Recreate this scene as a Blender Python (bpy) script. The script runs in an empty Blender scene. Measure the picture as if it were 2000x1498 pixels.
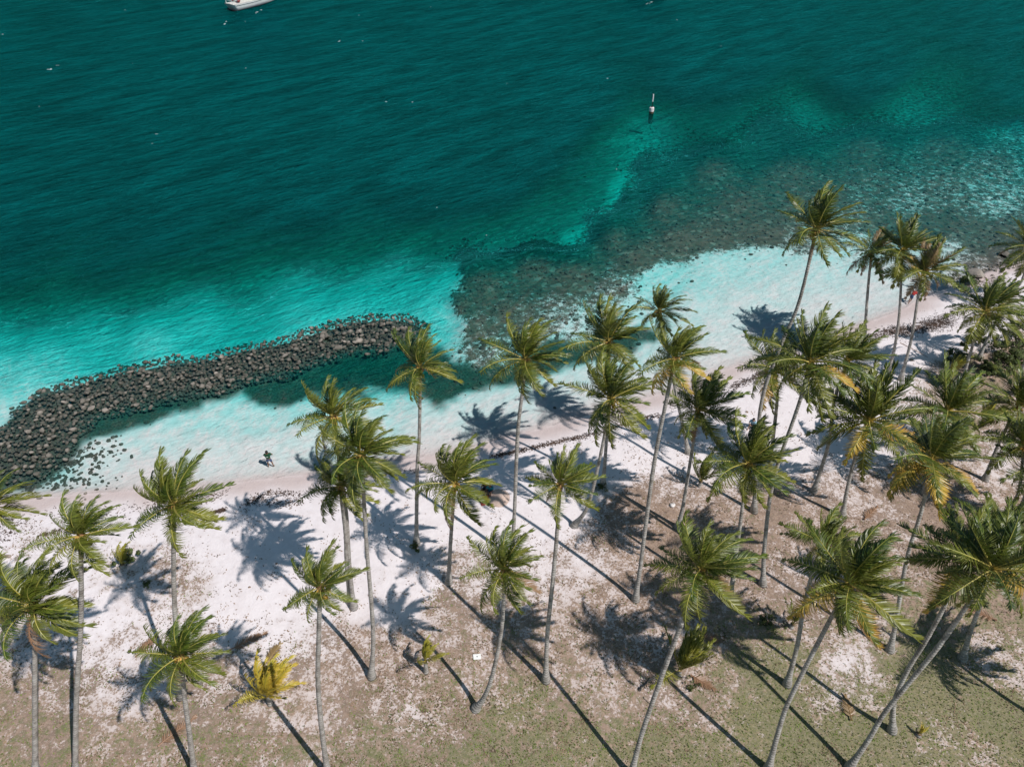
import bpy, bmesh, math, random
import numpy as np
from mathutils import Vector, Matrix

random.seed(7)
rng = np.random.default_rng(7)
C = bpy.context.scene.collection
S = bpy.context.scene

# ------------------------------------------------------------------ camera, sky, sun, exposure
CAM_H, TILT, FPX = 42.0, math.radians(40), 1450.0
cd = bpy.data.cameras.new('camera'); cam = bpy.data.objects.new('camera', cd); C.objects.link(cam)
cam.location = (0, 0, CAM_H); cam.rotation_euler = (math.radians(90) - TILT, 0, 0)
cd.sensor_width = 36; cd.lens = 36 * FPX / 2000; cd.clip_end = 5000; cd.clip_start = 0.5
S.camera = cam
SUN = Vector((0.6, -0.4, 1.0)).normalized()
world = bpy.data.worlds.new('World'); S.world = world; world.use_nodes = True
wn = world.node_tree.nodes; wl = world.node_tree.links
bg = wn['Background']; sky = wn.new('ShaderNodeTexSky'); sky.sky_type = 'NISHITA'; sky.sun_disc = False
sky.sun_elevation = math.asin(SUN.z); sky.sun_rotation = math.atan2(SUN.x, SUN.y)
sky.air_density = 1.0; sky.dust_density = 0.6; sky.ozone_density = 1.5
tint = wn.new('ShaderNodeMix'); tint.data_type = 'RGBA'; tint.blend_type = 'MULTIPLY'; tint.inputs[0].default_value = 1; tint.inputs[7].default_value = (.78, 1.0, .94, 1)
wl.new(sky.outputs[0], tint.inputs[6]); wl.new(tint.outputs[2], bg.inputs[0]); bg.inputs[1].default_value = 0.072
sl = bpy.data.lights.new('sun', 'SUN'); sl.energy = 4.3; sl.angle = math.radians(0.5); sl.color = (1.0, 0.955, 0.92)
so = bpy.data.objects.new('sun', sl); C.objects.link(so)
so.rotation_euler = (-SUN).to_track_quat('-Z', 'Y').to_euler()
S.view_settings.view_transform = 'Standard'; S.view_settings.look = 'None'
S.view_settings.exposure = 0.0; S.view_settings.gamma = 1.0
S.cycles.max_bounces = 8; S.cycles.transparent_max_bounces = 12
S.cycles.caustics_reflective = False; S.cycles.caustics_refractive = False

# ------------------------------------------------------------------ geography helpers
def at(px, py, z=0.0):
    a = (px - 1000) / FPX; b = -(py - 749) / FPX
    d = np.array([a, math.cos(TILT) + b * math.sin(TILT), -math.sin(TILT) + b * math.cos(TILT)])
    t = (z - CAM_H) / d[2]
    return np.array([d[0] * t, d[1] * t, z])

_D0 = None
def survey(x, y, z):
    """map coordinates of the survey picture for points of the place (used to look up the depth chart)"""
    x = np.asarray(x, float); y = np.asarray(y, float); z = np.asarray(z, float) - CAM_H
    dep = np.maximum(y * math.cos(TILT) - z * math.sin(TILT), 6.0)
    up = y * math.sin(TILT) + z * math.cos(TILT)
    return np.clip(1000 + FPX * x / dep, -700, 2700), np.clip(749 - FPX * up / dep, -160, 1900)

def sstep(a, b, v):
    t = np.clip((v - a) / (b - a), 0, 1); return t * t * (3 - 2 * t)

def poly_sdf(px, py, P):
    """signed distance, positive inside"""
    P = np.array(P, float); x = px.ravel(); y = py.ravel()
    d2 = np.full(x.shape, 1e18); ins = np.zeros(x.shape, bool)
    for i in range(len(P)):
        ax, ay = P[i]; bx, by = P[(i + 1) % len(P)]
        ex, ey = bx - ax, by - ay
        t = np.clip(((x - ax) * ex + (y - ay) * ey) / (ex * ex + ey * ey), 0, 1)
        d2 = np.minimum(d2, (x - ax - t * ex) ** 2 + (y - ay - t * ey) ** 2)
        c = (ay > y) != (by > y)
        with np.errstate(divide='ignore', invalid='ignore'):
            xi = (bx - ax) * (y - ay) / (by - ay if by != ay else 1e-9) + ax
        ins ^= c & (x < xi)
    d = np.sqrt(d2); return np.where(ins, d, -d).reshape(px.shape)

def line_dist(x, y, P):
    d2 = np.full(x.shape, 1e18)
    for i in range(len(P) - 1):
        ax, ay = P[i][:2]; bx, by = P[i + 1][:2]; ex, ey = bx - ax, by - ay
        t = np.clip(((x - ax) * ex + (y - ay) * ey) / (ex * ex + ey * ey), 0, 1)
        d2 = np.minimum(d2, (x - ax - t * ex) ** 2 + (y - ay - t * ey) ** 2)
    return np.sqrt(d2)

def shepard(px, py, T, soft=22., p=1.7):
    T = np.array(T, float); out = np.zeros((T.shape[1] - 2,) + px.shape); W = np.zeros(px.shape)
    for r in T:
        w = 1.0 / ((px - r[0]) ** 2 + ((py - r[1]) * 1.35) ** 2 + soft ** 2) ** p
        W += w
        for k in range(len(r) - 2): out[k] += w * r[k + 2]
    return out / W

def vnoise(x, y, scale, seed=0):
    """cheap smooth value noise, world metres"""
    r = np.random.default_rng(seed); g = r.random((256, 256))
    x = x / scale + 1000; y = y / scale + 1000
    i = np.floor(x).astype(int); j = np.floor(y).astype(int); fx = x - i; fy = y - j
    fx = fx * fx * (3 - 2 * fx); fy = fy * fy * (3 - 2 * fy)
    G = lambda a, b: g[a % 256, b % 256]
    return (G(i, j) * (1 - fx) + G(i + 1, j) * fx) * (1 - fy) + (G(i, j + 1) * (1 - fx) + G(i + 1, j + 1) * fx) * fy

SHORE_PX = [(-120, 992), (0, 978), (70, 975), (150, 966), (300, 957), (400, 950), (470, 942), (550, 933), (640, 922), (740, 905), (850, 890), (930, 872),
            (1000, 853), (1078, 832), (1115, 822), (1200, 798), (1280, 773), (1335, 752), (1409, 725), (1464, 708), (1520, 688), (1571, 671),
            (1626, 654), (1690, 633), (1766, 604), (1799, 584), (1847, 566), (1890, 549), (1927, 533), (1964, 521), (2010, 505), (2100, 480)]
SHORE = [at(*p)[:2] for p in SHORE_PX]
SHORE = [np.array([-400., SHORE[0][1] - 60])] + SHORE + [np.array([420., SHORE[-1][1] + 190])]
LAND = [tuple(p) for p in SHORE] + [(900., 300.), (900., -900.), (-900., -900.), (-900., SHORE[0][1] - 60)]

# depth chart: survey x, survey y, depth m, coral cover
CHART = [
 (-300,0,17,0),(0,0,17,0),(250,0,19,0),(500,0,25,0),(1000,0,28,0),(1500,0,30,0),(2000,0,26,0),(2400,0,26,0),
 (0,200,19,0),(200,250,24,0),(400,200,30,0),(800,200,40,0),(1100,200,34,0),(1400,120,32,0),(1700,140,26,0),(2000,180,18,.1),
 (-200,400,26,0),(0,400,27,0),(300,400,28,0),(600,360,34,0),(850,340,40,0),(990,330,30,0),(1080,280,24,0),
 (-200,520,14,0),(0,520,15,0),(200,510,15,0),(400,480,14,0),(600,450,13,0),(750,435,12,0),(880,440,11,0),(1000,430,9.5,0),(1090,380,10,0),
 (-200,600,5,0),(0,600,5.2,0),(200,590,4.5,0),(400,560,3.8,0),(600,530,3.3,0),(780,512,3.0,0),(850,520,3.0,0),(860,480,8,.1),(900,500,7,.6),
 (0,650,2.3,0),(200,640,2.1,0),(400,615,2.1,0),(600,588,2.2,0),(800,565,2.3,0),(870,560,2.2,.05),
 (-200,720,1.6,0),(0,720,1.6,0),(100,700,1.9,0),(300,660,1.7,0),(600,620,1.9,0),(700,600,2,0),(870,620,1.8,.1),(850,600,1.8,0),
 (0,790,.8,0),(-200,800,.7,0),(60,740,1.3,0),
 (200,880,.35,0),(300,860,.5,0),(400,820,.75,0),(500,815,.8,0),(640,800,.7,0),(400,880,.28,0),(300,920,.16,0),(500,880,.25,0),(600,850,.35,0),(700,830,.4,0),
 (850,820,.4,0),(850,860,.22,0),(950,800,.45,0),(1000,790,.4,0),(1080,770,.4,0),(1100,800,.22,0),(1150,740,.5,0),(1180,770,.25,0),(1250,700,.6,0),(1300,700,.45,0),(1250,750,.25,0),
 (1380,690,.25,0),(1400,640,.38,0),
 (1290,545,.8,.05),(1400,520,.8,0),(1500,510,.75,0),(1350,600,.5,0),(1450,590,.38,0),(1530,560,.4,0),(1600,600,.25,0),(1600,530,.5,0),(1700,560,.25,0),(1750,520,.35,0),(1800,530,.25,0),(1500,650,.2,0),
 (1000,610,1.5,.62),(930,640,1.4,.62),(950,690,1.3,.5),(1100,600,1.2,.5),(1200,570,1.1,.5),(1130,640,1.0,.35),(1240,620,.8,.15),(1050,640,1.1,.5),(900,600,1.8,.75),
 (930,545,2.6,.95),(950,560,2.4,.9),(1050,520,2.2,.95),(1120,540,1.8,.85),(1200,460,2.2,.95),(1250,500,1.6,.85),(1300,400,2.3,.95),(1450,400,2.1,.92),(1500,460,1.3,.75),(1400,330,2.8,.9),
 (1550,340,2.6,.9),(1400,460,1.5,.85),(1330,470,1.4,.85),(1600,400,1.8,.8),(1580,470,1.0,.5),
 (1260,330,5.5,.6),(1230,390,5,.7),(1150,320,13,.1),(1190,300,7,0),(1180,370,9,0),(1100,440,8,.1),(1170,430,6,.5),(1300,250,10,.3),(1400,220,12,.2),(1600,210,12,.3),(1800,200,11,.35),(1500,260,6,.6),
 (2000,250,4.5,.45),(2200,300,3,.4),(1700,290,3.4,.65),(1850,290,3.4,.6),(1950,320,2.8,.5),(1700,360,2.8,.55),(1780,400,2.4,.45),(1850,370,2.4,.5),(1950,400,2.3,.42),(2200,400,2,.45),
 (1720,450,2.4,.75),(1820,450,2.4,.8),(1920,470,2.0,.8),(2000,470,1.2,.7),(1650,430,1.6,.5),(1690,480,1.1,.3),(1850,500,.6,.3),(1900,515,.35,.5),(1960,505,.3,.6)]
def _chart_row(r):
    x, y, d, f = r
    if y > 800 or (y > 690 and x > 820) or (y > 560 and x > 1230): d *= .6              # clear shallows
    elif y > 480 and x > 1290: d *= .62
    elif f > .25 and x > 870: d = d * (.36 if d < 5 else .42); f = f + (.03 if x > 1650 and y < 430 else 0)                                       # reef top
    elif y > 690: d *= .9
    return (x, y, d, f)
CHART = [_chart_row(r) for r in CHART]
BAND = [(150,872),(200,852),(300,824),(392,797),(400,772),(478,778),(530,792),(560,791),(640,780),(767,770),(850,790),(884,787),(950,767),(1050,747),(1133,716),(1254,672),(1300,658),
        (1243,646),(1180,655),(1115,668),(1041,672),(985,712),(940,726),(880,700),(850,690),(780,668),(700,650),(640,700),(450,760),(300,775),(200,790),(140,850)]
BREAK = [(-160,880),(-60,850),(0,826),(35,787),(60,765),(120,744),(200,721),(260,709),(330,696),(400,689),(480,668),(560,653),(620,633),(680,617),(740,609),(790,611),(825,624),(838,650),(800,672),(770,692),
         (700,694),(640,710),(560,737),(480,749),(440,771),(380,778),(300,793),(240,808),(192,818),(165,842),(150,872),(128,900),(90,928),(60,948),(0,950),(-100,965)]
BREAK_W = [tuple(at(*p)[:2]) for p in BREAK]

def shore_signed(x, y):
    return poly_sdf(x, y, LAND)

def chart(x, y, z):
    px, py = survey(x, y, z)
    dep, reef = shepard(px, py, CHART)
    wob = (vnoise(x, y, 2.2, 3) - .5) * 16 + (vnoise(x, y, .8, 4) - .5) * 9
    band = sstep(-9, 9, poly_sdf(px, py, BAND) + wob * 1.3)
    edge = sstep(872, 912, px + wob * 2.2 + (vnoise(x, y, 5.5, 41) - .5) * 46) * sstep(515, 535, py + wob) * (1 - sstep(640, 700, py))
    reef = np.where(py < 520, reef, np.maximum(reef * sstep(862, 906, px + wob * 2.2 + (vnoise(x, y, 5.5, 41) - .5) * 46), 0.0)) if True else reef
    # light sandy clearings beyond the reef edge
    for (cx, cy, rx, ry, dd) in [(1195,240,70,13,7),(1150,250,30,12,6),(1240,235,25,8,4),(1183,302,12,8,4.5),(1205,312,12,7,4),(1180,340,30,22,5),(1175,370,25,12,5),
                                 (1195,385,22,7,3.5),(985,488,45,14,4.5),(1030,430,90,30,3),(1090,400,60,30,3),(1300,252,14,5,4)]:
        k = np.exp(-(((px - cx) / rx) ** 2 + ((py - cy) / ry) ** 2) * 1.1 + (wob * .04))
        k = np.clip(k, 0, 1)
        dep = dep - dd * .55 * k * np.clip(dep / 12, 0, 1.6); reef = reef * (1 - .7 * k)
    dep = np.maximum(dep, .1)
    return dep, reef, band

def heights(x, y):
    d = shore_signed(x, y)
    land = 1.0 * (1 - np.exp(-np.maximum(d, 0) / 5.5)) + .10 * (vnoise(x, y, 4, 5) - .5) * sstep(1, 6, d) + .015 * (vnoise(x, y, .9, 6) - .5) * sstep(.5, 3, d)
    dep, reef, band = chart(x, y, np.zeros_like(x))
    g = np.minimum(dep, 3.5)
    dep2, reef, band = chart(x, y, -g * sstep(0, 2, -d))
    near = 1 - np.exp(-np.maximum(-d, 0) / 2.2)
    sea = -np.minimum(np.minimum(dep2, 3.5), .03 + .55 * np.maximum(-d, 0)) * near
    bw = poly_sdf(x, y, BREAK_W)
    sea = np.where(d < 0, sea, 0)
    z = np.where(d > 0, land, sea)
    z = np.where(d < 0, z + sstep(-1.0, 1.0, bw) * (-0.42 - z), z); band = np.maximum(band, sstep(-.6, .3, bw))
    return z, d, reef, band, bw

def ground_z(x, y):
    z, *_ = heights(np.array([float(x)]), np.array([float(y)])); return float(z[0])

def on_ground(px, py, lift=0.0):
    p = at(px, py, 0.8)
    for _ in range(4):
        z = ground_z(p[0], p[1]); p = at(px, py, z + lift)
    return Vector((p[0], p[1], z))

# ------------------------------------------------------------------ materials
class NT:
    def __init__(s, name, vol=False):
        s.m = bpy.data.materials.new(name); s.m.use_nodes = True; s.t = s.m.node_tree; s.t.nodes.clear()
        s.out = s.t.nodes.new('ShaderNodeOutputMaterial')
    def n(s, typ, **kw):
        nd = s.t.nodes.new('ShaderNode' + typ)
        for k, v in kw.items(): setattr(nd, k, v)
        return nd
    def put(s, sock, v):
        if v is None: return
        if isinstance(v, bpy.types.NodeSocket): s.t.links.new(v, sock)
        else:
            if isinstance(v, (tuple, list)) and len(v) == 3 and sock.type == 'RGBA': v = (*v, 1)
            sock.default_value = v
    def math(s, op, a, b=None, c=None, clamp=False):
        nd = s.n('Math', operation=op); nd.use_clamp = clamp
        s.put(nd.inputs[0], a); s.put(nd.inputs[1], b); s.put(nd.inputs[2], c); return nd.outputs[0]
    def vmath(s, op, a, b=None):
        nd = s.n('VectorMath', operation=op); s.put(nd.inputs[0], a); s.put(nd.inputs[1], b); return nd.outputs[0]
    def mix(s, f, a, b, mode='MIX'):
        nd = s.n('Mix', data_type='RGBA', blend_type=mode); s.put(nd.inputs[0], f); s.put(nd.inputs[6], a); s.put(nd.inputs[7], b); return nd.outputs[2]
    def ramp(s, v, lo, hi):
        nd = s.n('MapRange', interpolation_type='SMOOTHSTEP'); s.put(nd.inputs[0], v); s.put(nd.inputs[1], lo); s.put(nd.inputs[2], hi); return nd.outputs[0]
    def attr(s, name):
        nd = s.n('Attribute', attribute_name=name); return nd.outputs['Fac']
    def pos(s): return s.n('NewGeometry').outputs['Position']
    def objco(s): return s.n('TexCoord').outputs['Object']
    def noise(s, vec, scale, detail=3, rough=.55, dist=0.0):
        nd = s.n('TexNoise'); s.put(nd.inputs['Vector'], vec); s.put(nd.inputs['Scale'], scale); s.put(nd.inputs['Detail'], detail)
        s.put(nd.inputs['Roughness'], rough); s.put(nd.inputs['Distortion'], dist); return nd.outputs['Fac']
    def voro(s, vec, scale, feature='F1', out='Distance', rand=1.0):
        nd = s.n('TexVoronoi', feature=feature); s.put(nd.inputs['Vector'], vec); s.put(nd.inputs['Scale'], scale); s.put(nd.inputs['Randomness'], rand); return nd.outputs[out]
    def mapping(s, vec, rot=(0, 0, 0), scale=(1, 1, 1)):
        a = s.n('Mapping'); s.put(a.inputs[0], vec); a.inputs['Rotation'].default_value = rot
        nd = s.n('Mapping'); s.put(nd.inputs[0], a.outputs[0]); nd.inputs['Scale'].default_value = scale; return nd.outputs[0]
    def bump(s, h, strength, dist, normal=None):
        nd = s.n('Bump'); s.put(nd.inputs['Height'], h); s.put(nd.inputs['Strength'], strength); s.put(nd.inputs['Distance'], dist); s.put(nd.inputs['Normal'], normal); return nd.outputs[0]
    def pbr(s, col, rough=.8, normal=None, spec=.3, **kw):
        nd = s.n('BsdfPrincipled'); s.put(nd.inputs['Base Color'], col); s.put(nd.inputs['Roughness'], rough); s.put(nd.inputs['Specular IOR Level'], spec)
        s.put(nd.inputs['Normal'], normal)
        for k, v in kw.items(): s.put(nd.inputs[k], v)
        return nd.outputs[0]
    def done(s, sh): s.t.links.new(sh, s.out.inputs['Surface']); return s.m

def simple(name, col, rough=.7, var=.25, scale=6., spec=.3, metal=0.0):
    t = NT(name); n = t.noise(t.objco(), scale, 4)
    c = t.mix(t.ramp(n, .3, .7), tuple(x * (1 - var) for x in col), tuple(min(x * (1 + var), 1) for x in col))
    return t.done(t.pbr(c, rough, t.bump(n, .2, .02), spec, Metallic=metal))

def ground_material():
    t = NT('sand and grass ground'); P = t.pos()
    veg, green, wet, reef, band, dry = (t.attr(a) for a in ('veg', 'green', 'wet', 'reef', 'seagrass', 'dryland'))
    big = t.noise(P, .35, 4, .6); mid = t.noise(P, 1.4, 5, .65); fine = t.noise(P, 6.5, 4, .7); grain = t.noise(P, 28, 3, .7); blot = t.noise(P, 3.2, 3, .6, .6)
    # white coral sand
    sand = t.mix(t.ramp(mid, .3, .75), (.80, .735, .74), (.71, .64, .64))
    sand = t.mix(t.math('MULTIPLY', t.ramp(grain, .5, .85), .35), sand, (.52, .45, .42))
    wetc = (.54, .42, .385)
    sand = t.mix(t.math('MULTIPLY', wet, .75), sand, wetc)
    # land cover
    rag = t.math('ADD', t.math('MULTIPLY', t.math('SUBTRACT', mid, .5), 1.0), t.math('MULTIPLY', t.math('SUBTRACT', fine, .5), 2.0))
    rag = t.math('ADD', rag, t.math('MULTIPLY', t.math('SUBTRACT', big, .5), .9))
    drift = t.ramp(t.noise(P, 2.3, 6, .75, .4), .50, .62)
    cover = t.ramp(t.math('ADD', veg, rag), .44, .68)
    soil = t.mix(t.ramp(blot, .35, .65), (.34, .225, .15), (.18, .11, .072))
    soil = t.mix(t.math('MULTIPLY', t.ramp(t.math('ADD', t.math('MULTIPLY', fine, .55), t.math('MULTIPLY', grain, .45)), .50, .68), .5), soil, (.54, .43, .35))
    turf = t.mix(t.ramp(t.math('ADD', t.math('MULTIPLY', fine, .5), t.math('MULTIPLY', grain, .5)), .36, .64), (.045, .062, .012), (.205, .195, .055))
    turf = t.mix(t.math('MULTIPLY', t.ramp(t.noise(P, 5.0, 4, .7), .48, .62), .6), turf, (.27, .205, .115))
    gm = t.ramp(t.math('ADD', green, t.math('MULTIPLY', t.math('SUBTRACT', t.math('ADD', t.math('MULTIPLY', mid, .5), t.math('MULTIPLY', blot, .5)), .5), 2.6)), .32, .66)
    soil = t.mix(t.math('MULTIPLY', drift, .55), soil, (.125, .078, .055)); land = t.mix(gm, soil, turf)
    land = t.mix(t.math('MULTIPLY', t.ramp(big, .35, .7), .45), land, t.mix(gm, (.15, .10, .07), (.10, .115, .03)))
    speck = t.ramp(t.noise(P, 9.5, 5, .8), .50, .62)
    land = t.mix(t.math('MULTIPLY', speck, .30), land, (.56, .46, .38))
    thin = t.mix(t.math('MULTIPLY', t.ramp(t.math('ADD', veg, t.math('MULTIPLY', t.math('SUBTRACT', mid, .5), .6)), .15, .75), .72), sand, (.46, .355, .30))
    land = t.mix(t.math('MULTIPLY', cover, .85), thin, land)
    # seabed: sand, coral rubble, seagrass
    chunk = t.voro(t.vmath('ADD', P, (0, 0, 0)), 1.9, out='Color'); sep = t.n('SeparateColor'); t.put(sep.inputs[0], chunk)
    rub = t.math('ADD', t.math('MULTIPLY', sep.outputs[0], .5), t.math('MULTIPLY', fine, .5))
    coral = t.mix(rub, (.042, .033, .025), (.20, .15, .112))
    coral = t.mix(t.math('MULTIPLY', t.ramp(sep.outputs[1], .86, .97), .3), coral, (.5, .42, .36))
    rr = t.math('ADD', t.math('MULTIPLY', reef, 1.12), t.math('MULTIPLY', t.math('SUBTRACT', t.math('ADD', t.math('MULTIPLY', mid, .55), t.math('MULTIPLY', fine, .45)), .5), 2.0))
    bed = t.mix(t.ramp(rr, .33, .6), sand, coral)
    sg = t.mix(t.ramp(fine, .35, .75), (.036, .046, .034), (.115, .13, .095))
    bed = t.mix(band, bed, sg)
    col = t.mix(dry, bed, land)
    # relief: sand ripples under water, small relief on land
    W = t.mapping(P, (0, 0, math.radians(-25)), (1, 1.7, 1))
    Wd = t.vmath('ADD', W, t.vmath('MULTIPLY', t.n('TexNoise').outputs['Color'], (0, 0, 0)))
    cell = t.voro(Wd, 1.35, 'SMOOTH_F1', rand=.9); ripple = t.math('ADD', cell, t.math('MULTIPLY', t.noise(W, 3.0, 3, .5, 1.0), .8))
    uw = t.bump(ripple, .35, .16); uw = t.bump(rub, .5, .12, uw)
    ld = t.bump(t.math('ADD', fine, t.math('MULTIPLY', grain, .4)), .55, .06); ld = t.bump(mid, .4, .12, ld)
    nm = t.n('Mix', data_type='VECTOR'); t.put(nm.inputs[0], dry); t.put(nm.inputs[4], uw); t.put(nm.inputs[5], ld)
    rough = t.math('SUBTRACT', .95, t.math('MULTIPLY', wet, .45))
    return t.done(t.pbr(col, rough, nm.outputs[1], .25))

def water_material():
    t = NT('sea water'); P = t.pos(); D = t.attr('depth'); deep = t.ramp(D, .3, 6)
    R = (0, 0, math.radians(-38))
    w1 = t.mapping(P, R, (.28, 1, 1)); w2 = t.mapping(P, (0, 0, math.radians(-27)), (.33, 1, 1)); w3 = t.mapping(P, (0, 0, math.radians(-50)), (.45, 1, 1))
    swell = t.noise(w1, .33, 2, .5, .3); chop = t.noise(w2, 1.2, 4, .6, .6); rip = t.noise(w3, 2.6, 4, .65, .8); fine = t.noise(w1, 7, 3, .6, .5)
    h = t.math('ADD', t.math('MULTIPLY', swell, t.math('MULTIPLY', deep, 3.6)), t.math('MULTIPLY', chop, 2.4))
    h = t.math('ADD', h, t.math('ADD', t.math('MULTIPLY', rip, 1.0), t.math('MULTIPLY', fine, .16)))
    nrm = t.bump(h, t.math('ADD', .22, t.math('MULTIPLY', deep, .78)), t.math('ADD', .35, t.math('MULTIPLY', deep, 1.0)))
    # optical path: depth plus waves; bright caustic lines painted in as shallower depth
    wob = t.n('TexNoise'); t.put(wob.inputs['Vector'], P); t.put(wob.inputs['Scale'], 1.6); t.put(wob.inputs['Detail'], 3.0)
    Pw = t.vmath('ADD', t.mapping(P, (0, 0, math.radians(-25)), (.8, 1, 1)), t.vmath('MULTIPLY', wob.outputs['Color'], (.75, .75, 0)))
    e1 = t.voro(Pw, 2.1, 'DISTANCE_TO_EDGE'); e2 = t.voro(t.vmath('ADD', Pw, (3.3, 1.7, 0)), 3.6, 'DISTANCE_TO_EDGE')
    line = t.math('MAXIMUM', t.ramp(e1, .22, .0), t.math('MULTIPLY', t.ramp(e2, .2, .0), .7))  # caustic light net, painted along the cell edges
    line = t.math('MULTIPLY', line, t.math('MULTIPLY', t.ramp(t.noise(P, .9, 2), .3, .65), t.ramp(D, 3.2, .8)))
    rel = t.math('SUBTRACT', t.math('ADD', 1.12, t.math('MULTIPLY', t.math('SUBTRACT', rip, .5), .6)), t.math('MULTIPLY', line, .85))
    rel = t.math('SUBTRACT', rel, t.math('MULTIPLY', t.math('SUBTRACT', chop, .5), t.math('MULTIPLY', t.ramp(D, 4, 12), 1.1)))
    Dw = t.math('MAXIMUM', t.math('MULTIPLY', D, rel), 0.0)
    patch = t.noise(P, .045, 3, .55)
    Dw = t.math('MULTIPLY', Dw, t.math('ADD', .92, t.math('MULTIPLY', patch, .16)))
    comb = t.n('CombineColor')
    for i, a in enumerate((.80, .024, .044)):
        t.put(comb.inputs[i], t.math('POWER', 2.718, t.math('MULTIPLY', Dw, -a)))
    tr = t.n('BsdfTransparent'); t.put(tr.inputs[0], comb.outputs[0])
    df = t.n('BsdfDiffuse'); crest = t.math('ADD', t.math('MULTIPLY', swell, .45), t.math('ADD', t.math('MULTIPLY', chop, .35), t.math('MULTIPLY', rip, .2)))
    t.put(df.inputs[0], t.mix(t.ramp(crest, .33, .70), (.0, .044, .044), (.0, .150, .152))); t.put(df.inputs['Normal'], nrm)  # light through the crests put into the colour by wave height
    k = t.math('SUBTRACT', 1.0, t.math('POWER', 2.718, t.math('MULTIPLY', t.math('POWER', Dw, 1.8), -.0075)))
    mx = t.n('MixShader'); t.put(mx.inputs[0], k); t.put(mx.inputs[1], tr.outputs[0]); t.put(mx.inputs[2], df.outputs[0])
    fr = t.n('Fresnel'); fr.inputs[0].default_value = 1.33; t.put(fr.inputs['Normal'], nrm)
    gl = t.n('BsdfGlossy'); gl.inputs['Roughness'].default_value = .16; t.put(gl.inputs['Color'], (.07, .74, .84)); t.put(gl.inputs['Normal'], nrm)
    m2 = t.n('MixShader'); t.put(m2.inputs[0], t.math('MULTIPLY', fr.outputs[0], 1.15)); t.put(m2.inputs[1], mx.outputs[0]); t.put(m2.inputs[2], gl.outputs[0])
    return t.done(m2.outputs[0])

def leaf_material(name='palm leaflets'):
    t = NT(name); oi = t.n('ObjectInfo'); sep = t.n('SeparateColor'); t.put(sep.inputs[0], oi.outputs['Color'])
    yel, brn = sep.outputs[0], sep.outputs[1]; tip = t.attr('tip')
    n = t.noise(t.pos(), 3.0, 2)
    tone = t.attr('tone'); g = t.mix(t.math('ADD', t.math('MULTIPLY', n, .25), t.math('MULTIPLY', tone, .75)), (.012, .038, .008), (.160, .215, .020))
    g = t.mix(t.math('MULTIPLY', oi.outputs['Random'], .7), g, (.014, .042, .010))
    g = t.mix(yel, g, (.52, .43, .045))
    g = t.mix(t.math('MULTIPLY', t.ramp(tip, .55, 1.0), .24), g, (.30, .25, .06))
    g = t.mix(sep.outputs[2], g, t.mix(tip, (.50, .34, .05), (.52, .24, .04)))
    g = t.mix(brn, g, t.mix(n, (.20, .105, .055), (.34, .21, .13)))
    p = t.pbr(g, .42, None, .5)
    tl = t.n('BsdfTranslucent'); t.put(tl.inputs[0], t.mix(.5, g, (.13, .21, .02), 'MIX'))
    mx = t.n('MixShader'); t.put(mx.inputs[0], t.math('MULTIPLY', t.math('SUBTRACT', 1, brn), .10)); t.put(mx.inputs[1], p); t.put(mx.inputs[2], tl.outputs[0])
    return t.done(mx.outputs[0])

def rachis_material():
    t = NT('palm midrib'); oi = t.n('ObjectInfo'); sep = t.n('SeparateColor'); t.put(sep.inputs[0], oi.outputs['Color'])
    g = t.mix(t.attr('tip'), (.46, .36, .10), (.26, .29, .055)); g = t.mix(sep.outputs[1], g, (.26, .14, .08))
    return t.done(t.pbr(g, .45, None, .4))

def trunk_material():
    t = NT('palm bark'); O = t.objco(); n = t.noise(O, 3.0, 4, .6); h = t.attr('ring')
    w = t.n('TexWave', wave_type='BANDS', bands_direction='Z'); t.put(w.inputs['Vector'], O); w.inputs['Scale'].default_value = 1.9; w.inputs['Distortion'].default_value = 3.5; w.inputs['Detail'].default_value = 2; w.inputs['Detail Scale'].default_value = 2
    c = t.mix(t.ramp(n, .3, .7), (.27, .245, .22), (.50, .47, .44))
    c = t.mix(t.math('MULTIPLY', t.ramp(w.outputs['Fac'], .5, .95), .32), c, (.115, .095, .08))
    c = t.mix(t.math('MULTIPLY', t.ramp(t.noise(O, 1.1, 3), .5, .7), .5), c, (.44, .43, .41))
    c = t.mix(t.math('MULTIPLY', t.ramp(t.noise(O, 1.9, 4, .7), .52, .68), .6), c, (.10, .085, .075))
    c = t.mix(t.ramp(h, .86, .98), c, (.20, .135, .075))
    return t.done(t.pbr(c, .85, t.bump(t.math('ADD', w.outputs['Fac'], n), .5, .03), .2))

def rock_material():
    t = NT('breakwater rock'); oi = t.n('ObjectInfo'); sh = t.math('FRACT', t.math('ADD', t.attr('shade'), oi.outputs['Random'])); n = t.noise(t.pos(), 2.2, 5, .65); n2 = t.noise(t.pos(), 9, 4, .7); v = t.voro(t.pos(), 1.6, out='Color')
    sp = t.n('SeparateColor'); t.put(sp.inputs[0], v)
    c = t.mix(t.ramp(t.math('ADD', t.math('MULTIPLY', n, .6), t.math('MULTIPLY', n2, .4)), .3, .7), (.045, .042, .033), (.24, .212, .18))
    c = t.mix(t.math('MULTIPLY', t.ramp(sh, .3, 1), .6), c, (.42, .36, .31))
    z = t.n('SeparateXYZ'); t.put(z.inputs[0], t.pos())
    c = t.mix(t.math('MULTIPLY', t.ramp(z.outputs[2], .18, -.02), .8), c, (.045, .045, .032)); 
    return t.done(t.pbr(c, .7, t.bump(n2, .6, .06), .35))

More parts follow.
